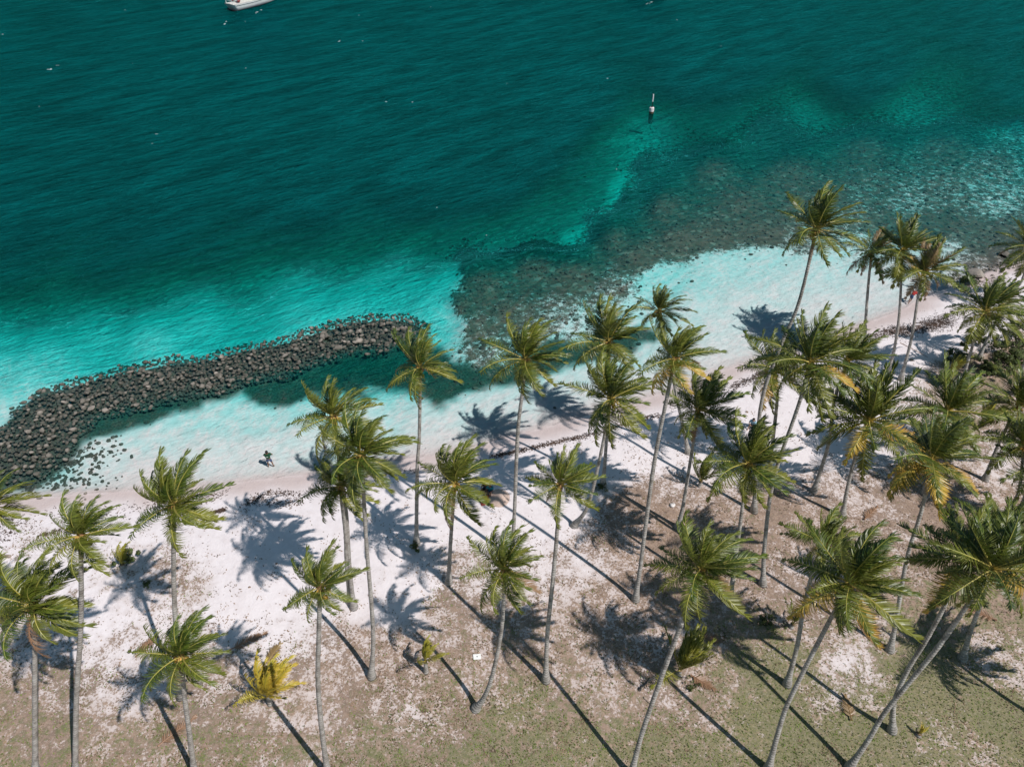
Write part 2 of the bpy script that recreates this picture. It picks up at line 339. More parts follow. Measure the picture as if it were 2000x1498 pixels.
M = {}
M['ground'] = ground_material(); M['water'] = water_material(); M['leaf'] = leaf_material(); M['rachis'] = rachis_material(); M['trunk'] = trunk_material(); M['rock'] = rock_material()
M['coconut'] = simple('coconut husk', (.34, .19, .035), .5, .35); M['coconut_green'] = simple('green coconut husk', (.24, .25, .04), .5, .3)
M['fibre'] = simple('palm fibre', (.27, .15, .075), .8, .4); M['stalk'] = simple('fruit stalk', (.55, .33, .10), .6, .3)
M['litter'] = simple('dry leaf litter', (.23, .155, .105), .9, .55, .8); M['weed'] = simple('dry seaweed', (.075, .048, .036), .9, .5, 1.2)
M['tuft'] = simple('grass blades', (.12, .17, .03), .8, .5, .7); M['white'] = simple('white gelcoat', (.78, .78, .78), .3, .04, 2, .5)
M['deck'] = simple('pale deck', (.62, .60, .56), .6, .08, 3); M['darkglass'] = simple('dark window', (.02, .025, .03), .1, .1, 3, .6)
M['red'] = simple('red canvas', (.42, .035, .03), .8, .2); M['metal'] = simple('alloy spar', (.62, .63, .64), .35, .08, 3, .5, .6)
M['skin'] = simple('brown skin', (.21, .105, .062), .5, .12, 10); M['skin_pale'] = simple('tan skin', (.42, .25, .17), .5, .1, 10)
M['hair'] = simple('black hair', (.012, .009, .008), .5, .2, 20); M['green_cloth'] = simple('dark green cotton', (.010, .065, .032), .85, .2)
M['blue_cloth'] = simple('blue cotton', (.055, .085, .17), .85, .35, 14); M['teal_cloth'] = simple('turquoise cotton', (.02, .20, .25), .85, .2)
M['pale_cloth'] = simple('pale blue cotton', (.30, .50, .62), .85, .2); M['dark_cloth'] = simple('dark cotton', (.02, .02, .028), .85, .2); M['print'] = simple('white shirt print', (.55, .62, .55), .8, .1)
M['concrete'] = simple('pile concrete', (.10, .07, .045), .9, .4, 3); M['cap'] = simple('white painted cap', (.74, .66, .66), .6, .1, 3)
M['blackpole'] = simple('dark steel', (.02, .022, .025), .5, .2); M['foam'] = simple('sea foam', (.85, .88, .88), .6, .05)
M['board'] = simple('white board', (.80, .79, .76), .6, .05, 3); M['wood'] = simple('weathered driftwood', (.34, .27, .22), .85, .3, 5)
M['bush'] = simple('shrub leaves', (.065, .085, .022), .6, .5, 2.5); M['chalk'] = simple('white coral rock', (.66, .62, .60), .9, .2, 4)
M['towel'] = simple('red towel', (.50, .10, .07), .9, .35, 9); M['eye'] = simple('eye white', (.7, .7, .7), .3, .02)
M['coral'] = simple('coral head', (.115, .088, .068), .9, .5, .9); M['antifoul'] = simple('dark antifouling', (.05, .03, .04), .6, .1)

# ------------------------------------------------------------------ mesh helpers
def mesh_obj(name, V, Fc, mat, parent=None, smooth=False, attrs=None, mi=None):
    me = bpy.data.meshes.new(name); me.from_pydata([tuple(v) for v in V] if not isinstance(V, list) else V, [], Fc if isinstance(Fc, list) else Fc.tolist()); me.update()
    for m in (mat if isinstance(mat, (list, tuple)) else [mat]): me.materials.append(m)
    if mi is not None: me.polygons.foreach_set('material_index', mi)
    if smooth: me.polygons.foreach_set('use_smooth', [True] * len(me.polygons))
    for k, a in (attrs or {}).items():
        at_ = me.attributes.new(k, 'FLOAT', 'POINT'); at_.data.foreach_set('value', np.asarray(a, dtype=np.float32))
    o = bpy.data.objects.new(name, me); C.objects.link(o); o.parent = parent; return o

def bm_obj(name, bm, mat, parent=None, smooth=False):
    me = bpy.data.meshes.new(name); bm.to_mesh(me); bm.free()
    for m in (mat if isinstance(mat, (list, tuple)) else [mat]): me.materials.append(m)
    if smooth: me.polygons.foreach_set('use_smooth', [True] * len(me.polygons))
    o = bpy.data.objects.new(name, me); C.objects.link(o); o.parent = parent; return o

def link_copy(name, me, parent=None):
    o = bpy.data.objects.new(name, me); C.objects.link(o); o.parent = parent; return o

def empty(name, loc, label=None, cat=None, group=None):
    o = bpy.data.objects.new(name, None); C.objects.link(o); o.location = loc; o.empty_display_size = .3
    return tag(o, label, cat, group)

def tag(o, label=None, cat=None, group=None, kind=None):
    if label: o['label'] = label
    if cat: o['category'] = cat
    if group: o['group'] = group
    if kind: o['kind'] = kind
    return o

def sweep(pts, rad, sides=8, cap=True):
    pts = [Vector(p) for p in pts]; V = []; Fc = []
    for i, p in enumerate(pts):
        d = (pts[min(i + 1, len(pts) - 1)] - pts[max(i - 1, 0)]).normalized()
        a = Vector((1, 0, 0)) if abs(d.x) < .8 else Vector((0, 1, 0)); u = d.cross(a).normalized(); v = d.cross(u)
        for k in range(sides):
            t = 2 * math.pi * k / sides; V.append(tuple(p + (u * math.cos(t) + v * math.sin(t)) * rad[i]))
    for i in range(len(pts) - 1):
        for k in range(sides):
            a = i * sides + k; b = i * sides + (k + 1) % sides; Fc.append((a, b, b + sides, a + sides))
    if cap: Fc.append(tuple(range(sides))[::-1]); Fc.append(tuple((len(pts) - 1) * sides + k for k in range(sides)))
    return V, Fc

def box_bm(bm, c, s, rot=None):
    r = bmesh.ops.create_cube(bm, size=1.0, matrix=Matrix.Translation(c) @ (rot or Matrix.Identity(4)) @ Matrix.Diagonal((*s, 1))); return r['verts']

# ------------------------------------------------------------------ ground sheet and water sheet
def fan_rows(y0, y1, s0, k):
    r = [y0]
    while r[-1] < y1: r.append(r[-1] + max(s0, abs(r[-1]) * k))
    return r

def fan_sheet(rows, ncol, base, slope, out):
    ys = np.array([-600, -200] + rows + out, float)
    u = np.linspace(-1, 1, ncol); half = np.maximum(ys, 0)[:, None] * slope + base
    X = u[None, :] * half; Y = np.repeat(ys[:, None], ncol, 1)
    X = np.concatenate([np.minimum(-half - 900, -900) + 0 * X[:, :1], X, half + 900], 1); Y = np.concatenate([Y[:, :1], Y, Y[:, :1]], 1)
    return X, Y

def grid_faces(nr, nc):
    i = np.arange(nr - 1)[:, None] * nc + np.arange(nc - 1)[None, :]
    return np.stack([i, i + 1, i + nc + 1, i + nc], -1).reshape(-1, 4)

rows = fan_rows(6, 290, .26, .0095)
X, Y = fan_sheet(rows, 380, 20, .82, [420, 900, 2500])
Z, D_, REEF, BANDM, BW = heights(X, Y)
Z = np.where((Y > 300) | (np.abs(X) > 600), np.minimum(Z, -3.5) * (D_ < 0) + Z * (D_ >= 0), Z)
px, py = survey(X, Y, Z)
# land cover chart: survey x, survey y, cover, greenness
GROVE = [(1150,940),(1700,820),(1900,860),(1900,1200),(1500,1260),(1180,1180)]
VEG = [(0,1000,.05,0),(60,1040,.30,0),(200,1010,.10,0),(120,1120,.22,.1),(250,1130,.35,.2),(400,1010,.12,0),(330,1120,.42,.1),(390,1150,.42,.1),(460,1060,-.1,0),(450,1160,-.1,0),(560,1180,-.05,0),(620,1080,-.15,0),(560,1000,-.15,0),
 (0,1180,.42,.1),(60,1260,.40,.2),(180,1200,.18,.1),(200,1280,.32,.1),(0,1350,.62,.35),(130,1330,.45,.3),(100,1430,.62,.4),(0,1480,.7,.5),(250,1340,.35,.1),(300,1450,.62,.4),(400,1460,.58,.45),(450,1330,.45,.25),(440,1440,.60,.45),
 (560,1220,.22,.1),(620,1240,.36,.1),(560,1400,.48,.25),(650,1340,.50,.2),(700,1250,.50,.1),(600,1470,.55,.45),(750,1180,.15,0),(740,1050,-.12,0),(850,970,-.2,0),(800,1130,.15,0),(780,1290,.58,.2),(900,1100,.42,.25),(880,1200,.5,.25),(950,1040,.2,.1),
 (800,1400,.42,.3),(850,1350,.58,.35),(760,1460,.66,.55),(900,1440,.55,.45),(930,1330,.50,.3),(980,1280,.60,.3),(1000,1370,.62,.6),(900,1480,.75,.6),(1050,1440,.78,.6),(1000,1490,.82,.7),(1150,1380,.60,.4),(1180,1480,.8,.65),
 (1050,1000,.0,0),(1080,960,-.15,0),(1050,900,-.2,0),(1180,900,-.1,0),(1130,1090,.35,.05),(1180,1180,.45,.1),(1120,1260,.55,.3),(1200,1280,.52,.2),(1280,1270,.50,.1),(1200,1050,.45,.05),(1240,980,.5,.05),(1300,1020,.72,.15),(1380,1060,.70,.25),(1300,950,.35,0),
 (1280,880,.1,0),(1350,870,.2,0),(1400,790,-.15,0),(1450,760,-.2,0),(1560,820,-.15,0),(1500,870,-.05,0),(1570,880,.1,.1),(1600,930,.35,.1),(1650,870,.05,0),(1520,1000,.55,.2),(1450,1080,.60,.3),(1560,1040,.50,.1),(1550,1110,.40,.15),(1500,1170,.5,.3),
 (1300,1330,.42,.2),(1330,1390,.50,.35),(1350,1470,.80,.7),(1280,1460,.82,.7),(1430,1330,.62,.5),(1480,1300,.75,.8),(1500,1390,.85,.85),(1580,1450,.9,.85),(1450,1230,.62,.4),(1560,1290,.68,.7),(1650,1290,.30,.3),(1700,1330,.40,.5),(1620,1360,.48,.6),(1600,1220,.45,.3),
 (1700,1200,.5,.4),(1700,1450,.85,.8),(1800,1350,.95,.95),(1850,1430,.62,.6),(1900,1470,.55,.5),(1950,1400,.85,.8),(1800,1300,.9,.8),(1930,1280,.45,.5),(1990,1300,.5,.5),(1850,1210,.8,.5),(1950,1180,.85,.45),(2000,1480,.8,.7),(1760,1490,.8,.7),(2200,1300,.9,.7),
 (1750,1030,.42,.05),(1700,960,.40,.1),(1850,1000,.62,.1),(1950,1000,.58,.15),(1930,1050,.65,.2),(1800,930,.5,.2),(1950,900,.35,.1),(1880,870,.45,.3),(1980,870,.4,.2),(1700,850,.2,0),(1850,800,.6,.5),(1950,780,.6,.4),(1900,740,.7,.4),(1990,700,.7,.4),
 (1780,690,-.1,0),(1700,700,-.15,0),(1850,640,-.1,0),(1900,600,-.2,0),(1830,730,.5,.4),(1950,620,.0,0),(1700,780,.05,0),(1760,770,.3,.2),(2000,600,.2,0),(2000,640,.5,.3),(1600,700,-.2,0),(1550,750,-.2,0)]
veg, green = shepard(px, py, VEG, 26.); veg = veg + .14 * sstep(.2, .5, veg) + .08 * sstep(-60, 60, poly_sdf(px, py, GROVE)) * (veg > .2)
inl = np.maximum(D_, 0)
veg = veg - 1.2 * np.exp(-inl / 1.3); veg = np.clip(veg, -.3, 1.0)
wet = np.where(D_ > 0, 1 - sstep(.5, 2.6, D_ + (vnoise(X, Y, 1.5, 9) - .5) * .9), .75 * np.exp(np.minimum(D_, 0) / 1.0))
GV = np.stack([X, Y, Z], -1).reshape(-1, 3)
ground = mesh_obj('ground', GV.tolist(), grid_faces(*X.shape), M['ground'], smooth=True,
    attrs=dict(veg=veg.ravel(), green=green.ravel(), wet=wet.ravel(), reef=np.clip(REEF, 0, 1).ravel(), seagrass=BANDM.ravel(), dryland=sstep(-.15, .15, D_).ravel()))
tag(ground, kind='structure')

rowsW = fan_rows(14, 290, .6, .014)
XW, YW = fan_sheet(rowsW, 200, 24, .84, [420, 900, 2500])
dW, rW, bW = chart(XW, YW, np.zeros_like(XW)); sW = shore_signed(XW, YW)
dW = np.minimum(dW, .02 + .5 * np.maximum(-sW, 0)) * (1 - np.exp(-np.maximum(-sW, 0) / 2.0))
dW = dW + bW * .35 * sstep(0, 2, -sW)
bwW = poly_sdf(XW, YW, BREAK_W); dW = dW * (1 - sstep(-1, 2, bwW)) + .15 * sstep(-1, 2, bwW)
WV = np.stack([XW, YW, np.zeros_like(XW)], -1)
keep = (sW < 3.0)
FW = grid_faces(*XW.shape); kk = keep.ravel()[FW].any(1); FW = FW[kk]
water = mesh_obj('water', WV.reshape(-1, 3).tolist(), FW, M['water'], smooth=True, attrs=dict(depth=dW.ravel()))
tag(water, kind='structure')

# ------------------------------------------------------------------ scattered stuff on the ground
def lookup(x, y):
    z, d, reef, band, bw = heights(x, y)
    qx, qy = survey(x, y, z); v, g = shepard(qx, qy, VEG, 26.); v = v + .14 * sstep(.2, .5, v) + .08 * sstep(-60, 60, poly_sdf(qx, qy, GROVE)) * (v > .2)
    v = v - 1.2 * np.exp(-np.maximum(d, 0) / 1.3)
    return z, d, reef, band, bw, v, g

def random_ground(n, y0=15.0, y1=64.0):
    y = y0 + (y1 - y0) * rng.random(n) ** 1.35; x = (rng.random(n) * 2 - 1) * (y * .72 + 15); return x, y

def flakes(name, mat, x, y, z, size, label, cat, tilt=.35, up=.02, elong=2.2):
    n = len(x); a = rng.random(n) * 6.283; s = size * (.5 + rng.random(n))
    ux, uy = np.cos(a) * s * .5, np.sin(a) * s * .5; w = 1 / elong
    tz = (rng.random(n) - .5) * tilt * s; tw = (rng.random(n) - .5) * tilt * s
    c = np.stack([x, y, z + up + np.abs(tz) * .5], -1)
    U = np.stack([ux, uy, tz], -1); W_ = np.stack([-uy * w, ux * w, tw * .5], -1)
    V = np.stack([c - U, c + W_ * 1.0 - U * .1, c + U, c - W_ - U * .1], 1).reshape(-1, 3)
    Fc = np.arange(4 * n).reshape(-1, 4)
    o = mesh_obj(name, V.tolist(), Fc, mat); tag(o, label, cat, kind='stuff'); return o

x, y = random_ground(190000); z, d, reef, band, bw, v, g = lookup(x, y)
cl = (vnoise(x, y, 1.3, 21) * .5 + vnoise(x, y, .45, 22) * .5)
k = (d > 1.2) & (rng.random(len(x)) < np.clip(v * .95 - g * 1.5 + (cl - .5) * 2.2, 0.004, .75))
flakes('leaf_litter', M['litter'], x[k], y[k], z[k], .11, 'brown dry leaf litter scattered over the sand', 'leaf litter')
k2 = (d > 3) & (rng.random(len(x)) < np.clip(g * 1.2 + (cl - .5) * 1.6, 0, .85) * (v > .25))
def tufts(x, y, z, h):
    n = len(x); a = rng.random(n) * 6.283; s = h * (.4 + rng.random(n)); ox = np.cos(a) * s * .6; oy = np.sin(a) * s * .6
    c = np.stack([x, y, z - .01], -1); w = np.stack([-oy, ox, 0 * x], -1) * .45; t = np.stack([ox, oy, s * .8], -1)
    return np.stack([c - w, c + w, c + t], 1).reshape(-1, 3)
V = tufts(x[k2], y[k2], z[k2], .11); o = mesh_obj('grass', V.tolist(), np.arange(len(V)).reshape(-1, 3), M['tuft']); tag(o, 'short sparse green grass growing under the palms', 'grass', kind='stuff')

# seaweed wrack along the tide line
def along(P, n, spread, dens=None):
    P = np.array([on_ground(*p)[:] for p in P]); seg = np.linalg.norm(np.diff(P[:, :2], axis=0), axis=1); cum = np.r_[0, np.cumsum(seg)]
    t = rng.random(n) * cum[-1]; i = np.clip(np.searchsorted(cum, t) - 1, 0, len(seg) - 1); f = (t - cum[i]) / seg[i]
    xy = P[i, :2] * (1 - f[:, None]) + P[i + 1, :2] * f[:, None]; return xy[:, 0] + rng.normal(0, spread, n), xy[:, 1] + rng.normal(0, spread, n)
xs, ys = [], []
for P, n, s in [([(960,893),(1010,882),(1060,870),(1130,855)], 900, .16), ([(1130,855),(1200,835),(1290,810)], 600, .18), ([(700,930),(760,925),(830,915),(950,900)], 350, .2),
                ([(1430,757),(1480,735),(1530,712)], 900, .25), ([(1640,672),(1700,660),(1760,640)], 900, .3), ([(1740,652),(1800,640),(1850,628)], 2200, .55), ([(1800,638),(1880,610),(1930,600)], 900, .5),
                ([(478,985),(520,962),(590,968)], 330, .2), ([(480,990),(500,975),(550,985),(595,978)], 330, .28), ([(360,985),(400,975),(440,960)], 220, .35), ([(400,1005),(440,995)], 350, .10),
                ([(90,1005),(230,1000),(330,975)], 260, .5), ([(75,1048),(120,1035)], 160, .15), ([(1860,545),(1900,560),(1960,545)], 600, .5), ([(1310,795),(1380,775),(1440,760)], 250, .3), ([(30,1010),(10,1060)], 260, .5)]:
    a, b = along(P, n, s); xs.append(a); ys.append(b)
x = np.concatenate(xs); y = np.concatenate(ys); z, d, *_ = heights(x, y); k = d > .15
flakes('seaweed_wrack', M['weed'], x[k], y[k], z[k], .17, 'dark dried seaweed washed up along the tide line', 'seaweed', elong=3.5)

# ------------------------------------------------------------------ rocks
def rock_mesh(i, sub=2, name='boulder', mat=None, flat=.68):
    bm = bmesh.new(); bmesh.ops.create_icosphere(bm, subdivisions=sub, radius=.5); r = random.Random(i + 50)
    planes = [(Vector((r.uniform(-1, 1), r.uniform(-1, 1), r.uniform(-1, 1))).normalized(), r.uniform(.26, .42)) for _ in range(9)]
    for v in bm.verts:
        for nrm, dd in planes:
            e = v.co.dot(nrm) - dd
            if e > 0: v.co -= nrm * e
        v.co.x *= 1.15; v.co.z *= flat; v.co += Vector((r.uniform(-1, 1), r.uniform(-1, 1), r.uniform(-1, 1))) * .012
    me = bpy.data.meshes.new(name); bm.to_mesh(me); bm.free(); me.materials.append(mat or M['rock']); return me
ROCKS = [rock_mesh(i) for i in range(12)]
ROCK_LO = [rock_mesh(i, 1) for i in range(12)]

def merged_rocks(name, mat, meshes, P, scl, parent=None):
    V = []; Fc = []; off = 0; SHD = []
    src = []
    for me in meshes:
        co = np.zeros(len(me.vertices) * 3); me.vertices.foreach_get('co', co); f = np.array([p.vertices[:] for p in me.polygons]); src.append((co.reshape(-1, 3), f))
    for (p, s) in zip(P, scl):
        co, f = src[random.randrange(len(src))]; SHD.append(np.full(len(co), random.random()))
        q = Matrix.Rotation(random.uniform(0, 6.28), 3, 'Z') @ Matrix.Rotation(random.uniform(-.5, .5), 3, 'X'); q = np.array(q)
        V.append(co @ q.T * s + p); Fc.append(f + off); off += len(co)
    return mesh_obj(name, np.concatenate(V).tolist(), np.concatenate(Fc), mat, parent, attrs=dict(shade=np.concatenate(SHD)))

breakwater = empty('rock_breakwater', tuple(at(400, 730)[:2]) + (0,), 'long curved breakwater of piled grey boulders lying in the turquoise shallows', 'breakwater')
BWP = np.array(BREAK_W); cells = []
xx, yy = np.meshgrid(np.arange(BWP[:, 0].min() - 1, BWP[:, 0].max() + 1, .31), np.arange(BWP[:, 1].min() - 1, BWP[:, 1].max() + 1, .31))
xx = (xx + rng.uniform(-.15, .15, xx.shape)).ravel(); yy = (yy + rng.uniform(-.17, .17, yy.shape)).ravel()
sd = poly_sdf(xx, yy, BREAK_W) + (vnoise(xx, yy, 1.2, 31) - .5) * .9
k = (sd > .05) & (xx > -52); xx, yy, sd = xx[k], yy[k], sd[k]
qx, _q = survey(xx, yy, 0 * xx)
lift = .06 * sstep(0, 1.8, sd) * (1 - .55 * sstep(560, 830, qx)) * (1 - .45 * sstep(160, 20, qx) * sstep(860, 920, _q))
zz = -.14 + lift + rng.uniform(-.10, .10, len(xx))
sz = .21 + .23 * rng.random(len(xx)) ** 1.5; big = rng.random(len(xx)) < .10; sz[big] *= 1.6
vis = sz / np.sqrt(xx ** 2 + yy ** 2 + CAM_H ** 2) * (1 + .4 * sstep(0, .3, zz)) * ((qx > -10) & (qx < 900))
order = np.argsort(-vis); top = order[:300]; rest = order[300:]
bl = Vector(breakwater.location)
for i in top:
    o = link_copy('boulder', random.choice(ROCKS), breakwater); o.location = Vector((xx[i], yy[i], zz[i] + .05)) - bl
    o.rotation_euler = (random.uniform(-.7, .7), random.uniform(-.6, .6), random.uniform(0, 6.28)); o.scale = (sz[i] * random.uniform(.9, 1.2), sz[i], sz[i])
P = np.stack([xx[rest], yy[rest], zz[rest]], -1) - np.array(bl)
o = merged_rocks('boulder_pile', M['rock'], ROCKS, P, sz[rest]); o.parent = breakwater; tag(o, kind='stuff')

# loose stones in the shallows and coral rubble under water
def rubble(name, mat, meshes, x, y, s, label, cat, dz=0.0):
    z, d, *_ = heights(x, y); P = np.stack([x, y, z + dz + s * .08], -1); o = merged_rocks(name, mat, meshes, P, s); tag(o, label, cat, kind='stuff'); return o
def px_cloud(n, cx, cy, rx, ry):
    P = np.array([at(cx + random.gauss(0, rx), cy + random.gauss(0, ry)) for _ in range(n)]); return P[:, 0], P[:, 1]
a = [px_cloud(170, 90, 905, 60, 18), px_cloud(160, 30, 935, 60, 14), px_cloud(90, 180, 880, 30, 14), px_cloud(40, 150, 940, 40, 12), px_cloud(70, 1930, 530, 50, 10)]
x = np.concatenate([q[0] for q in a]); y = np.concatenate([q[1] for q in a])
rubble('shallow_stones', M['rock'], ROCK_LO, x, y, .16 + .3 * rng.random(len(x)) ** 2, 'loose grey stones lying in the clear shallows at the breakwater foot', 'stones', .03)
y = 45 + 75 * rng.random(90000) ** 1.1; x = (rng.random(90000) * 2 - 1) * (y * .66 + 14) ; z, d, reef, band, bw = heights(x, y)
k = (d < -3) & (bw < -.5) & (rng.random(len(x)) < (np.clip(reef * 1.3 - .1, 0, 1) * .26 + band * .10)); x, y = x[k], y[k]
rubble('coral_rubble', M['coral'], ROCK_LO, x, y, .16 + .45 * rng.random(len(x)) ** 3, 'brown coral heads and rubble covering the shallow reef', 'coral')

# countable pebbles on the sand edge and underwater
def stone(px_, py_, s, label, name='beach_stone', mat=None, cat='stone', group=None, sub=2, flat=.6):
    p = on_ground(px_, py_); me = rock_mesh(int(px_ * 7 + py_), sub, name, mat or M['rock'], flat); o = link_copy(name, me); o.location = (p.x, p.y, p.z + s * .18); o.scale = (s * 1.2, s, s); o.rotation_euler.z = random.uniform(0, 6)
    return tag(o, label, cat, group)
stone(78, 973, .36, 'flat brown stone at the waterline in the left corner of the beach')
stone(34, 1092, .34, 'grey stone on the sand just right of the driftwood log')
for (a, b, s, l) in [(64, 954, .15, 'upper left of three small dark stones near the waterline above the flat brown stone'), (69, 962, .15, 'small dark stone in the water directly above the flat brown stone'),
                     (208, 955, .14, 'left one of two small dark stones at the water edge beside each other'), (228, 954, .15, 'right one of two small dark stones at the water edge beside each other'),
                     (279, 932, .22, 'dark stone under water above the other shallow stones on the left'), (283, 953, .2, 'dark stone at the water edge left of the palm top'), (229, 938, .14, 'small dark stone under the clear shallows left of the palm top')]:
    stone(a, b, s, l, group='small dark stones along the water edge')
stone(1312, 988, .42, 'white coral rock on brown ground between two leaning palm trunks', 'coral_rock', M['chalk'])
stone(1083, 797, .3, 'single dark stone lying in the shallows near yellow-tinted sand', 'reef_stone')
stone(1780, 704, .32, 'dark brown stone on white sand at the foot of two slim palms', 'beach_stone')
stone(1905, 538, 1.5, 'large flat grey rock at the rocky water edge on the right', 'shore_rock'); stone(1890, 556, .8, 'smaller grey rock in front of the large flat shore rock', 'shore_rock'); stone(1962, 500, 1.1, 'grey rock awash at the right end of the shore', 'shore_rock')
stone(988, 965, .16, 'upper of two tiny dark pebbles on sand beside the seated couple', 'pebble'); stone(987, 970, .14, 'lower of two tiny dark pebbles on sand beside the seated couple', 'pebble')
stone(1459, 805, .2, 'round dark coconut husk lying on open white sand', 'fallen_coconut', M['litter'], 'coconut', flat=.9)
stone(487, 1147, .16, 'lone dark coconut husk on the widest stretch of bare sand', 'fallen_coconut', M['litter'], 'coconut', flat=.9)

# ------------------------------------------------------------------ palms
WIND = Vector((.72, .62, .10)).normalized()
def frond_mesh(az, el, seed, L=3.8, droop=1.0, wind=.85, pairs=48, name='frond', width=1.0, flat=False):
    r = random.Random(seed); N = 13
    d = Vector((math.cos(az) * math.cos(el), math.sin(az) * math.cos(el), math.sin(el)))
    n = Vector((-math.cos(az) * math.sin(el), -math.sin(az) * math.sin(el), math.cos(el)))
    p = d * .12; P = [p.copy()]; Dn = [d.copy()]; Nn = [n.copy()]; tw = r.uniform(-.5, .5)
    for i in range(N):
        s = i / N; h = Vector((0, 0, -1)) * droop * (.35 + 1.25 * s) + WIND * wind * (.25 + 1.2 * s)
        d = (d + h * (1.25 / N)).normalized(); p = p + d * (L / N)
        n = (n - d * n.dot(d)); n.normalize()
        # leaflets on a wind-loaded frond roll the blade towards the wind
        n = (n - WIND * .10 * s + Vector((r.uniform(-1, 1), r.uniform(-1, 1), 0)) * .02).normalized(); n = (n - d * n.dot(d)).normalized()
        P.append(p.copy()); Dn.append(d.copy()); Nn.append(n.copy())
    V, Fc = [], []; rad = [.036 * (1 - i / N) ** .8 + .008 for i in range(N + 1)]; rad[0] = .07
    V, Fc = sweep(P, rad, 4, False); mi = [1] * len(Fc); tip = [i // 4 / N for i in range(len(V))]; tone = [.5] * len(V)
    def at_s(s):
        f = s * N; i = min(int(f), N - 1); f -= i; return P[i].lerp(P[i + 1], f), Dn[i].lerp(Dn[i + 1], f).normalized(), Nn[i].lerp(Nn[i + 1], f).normalized()
    for q in range(pairs):
        for sgn in (-1, 1):
            s = .13 + .865 * (q + r.uniform(-.3, .3)) / pairs; s = min(max(s, .12), .999); c, dd, nn = at_s(s)
            side = dd.cross(nn) * sgn
            prof = (math.sin(min(1, (s + .10) * 1.05) * math.pi) ** .55) if s < .85 else .62 - (s - .85) * 1.6
            Ln = .84 * width * prof * r.uniform(.75, 1.15)
            l = (side * (.82 - .35 * s) + dd * (.45 + .65 * s * s) + nn * r.uniform(.0, .22)).normalized(); w = .042 * r.uniform(.8, 1.25); roll = r.uniform(-.7, .7)
            if r.random() < .035: continue
            tn = r.random() ** 1.7; q0 = c.copy(); b = len(V); K = 3; wd0 = (nn.cross(l).normalized() + nn * roll).normalized()
            for kx in range(K):
                u = kx / K; ww = w * (1.0 if kx < 2 else .8); V.append(tuple(q0 - wd0 * ww * .5)); V.append(tuple(q0 + wd0 * ww * .5)); tip += [u, u]
                l = (l + (Vector((0, 0, -1)) * (.62 if not flat else .05) + WIND * (1.05 if not flat else 0) * (1 if wind > .1 else .2)) * .62 * (.4 + u)).normalized(); q0 = q0 + l * (Ln / K)
                wd = nn.cross(l); wd0 = (wd.normalized() + nn * roll).normalized() if wd.length > .2 else wd0
            V.append(tuple(q0)); tip.append(1.0); tone += [tn] * (len(V) - len(tone))
            Fc += [(b, b + 1, b + 3, b + 2), (b + 2, b + 3, b + 5, b + 4), (b + 4, b + 5, b + 6)]; mi += [0, 0, 0]
    me = bpy.data.meshes.new(name); me.from_pydata(V, [], Fc); me.update(); me.materials.append(M['leaf']); me.materials.append(M['rachis'])
    me.polygons.foreach_set('material_index', mi); a = me.attributes.new('tip', 'FLOAT', 'POINT'); a.data.foreach_set('value', np.array(tip, np.float32)); a = me.attributes.new('tone', 'FLOAT', 'POINT'); a.data.foreach_set('value', np.array(tone, np.float32))
    return me
AZN = 14
CLS = {'spear': (82, .22, 2.7), 'up': (60, .75, 3.0), 'mid': (32, 1.0, 3.15), 'low': (4, 1.15, 3.1), 'hang': (-30, 1.5, 2.9)}
LIB = {}
for ci, (cn, (el, dr, L)) in enumerate(CLS.items()):
    for a in range(AZN):
        for v_ in range(2):
            LIB[cn, a, v_] = frond_mesh(2 * math.pi * (a + .5 * v_) / AZN, math.radians(el + random.uniform(-7, 7)), ci * 100 + a * 2 + v_, L, dr)
bm = bmesh.new(); bmesh.ops.create_icosphere(bm, subdivisions=1, radius=.13); 
for v in bm.verts: v.co.z *= 1.2
NUT = bpy.data.meshes.new('coconut'); bm.to_mesh(NUT); bm.free(); NUT.materials.append(M['coconut'])
for p_ in NUT.polygons: p_.use_smooth = True
NUTG = NUT.copy(); NUTG.materials.clear(); NUTG.materials.append(M['coconut_green'])

def trunk_mesh(pts, r0, r1, seed, root=1.0):
    r = random.Random(seed); pts = [Vector(p) for p in pts]
    # Catmull-Rom through the waypoints
    Q = [pts[0] * 2 - pts[1]] + pts + [pts[-1] * 2 - pts[-2]]; curve = []
    for i in range(1, len(Q) - 2):
        m = 26 // (len(pts) - 1) + 3
        for k in range(m):
            t = k / m; a, b, c, d = Q[i - 1], Q[i], Q[i + 1], Q[i + 2]
            curve.append(.5 * ((2 * b) + (c - a) * t + (2 * a - 5 * b + 4 * c - d) * t * t + (3 * b - a - 3 * c + d) * t ** 3))
    curve.append(pts[-1]); n = len(curve); rad = []
    for i in range(n):
        s = i / (n - 1); h = (curve[i] - curve[0]).length
        rr = (r0 * (1 - s) + r1 * s) * (1 + (.03 if i % 2 else -.02)) * r.uniform(.96, 1.04) + .20 * root * math.exp(-h / .5)
        rad.append(rr)
    rad[-1] *= 1.25; rad[-2] *= 1.15
    curve[0] = curve[0] - Vector((0, 0, .25)); V, Fc = sweep(curve, rad, 10)
    ring = [(i // 10) / (n - 1) for i in range(len(V))]
    return V, Fc, ring

SH = np.array([-.6, .40])
def place_height(b, c, s, z0):
    best = None
    for h in np.arange(4, 22, .25):
        l = (at(*c, z0 + h) - at(*b, z0))[:2]; e = np.linalg.norm(l - h * np.array([.1, .1]))
        if s is not None: e = e * .7 + np.linalg.norm(at(*c, z0 + h)[:2] + h * SH - at(*s, z0)[:2])
        if best is None or e < best[0]: best = (e, h)
    return best[1]

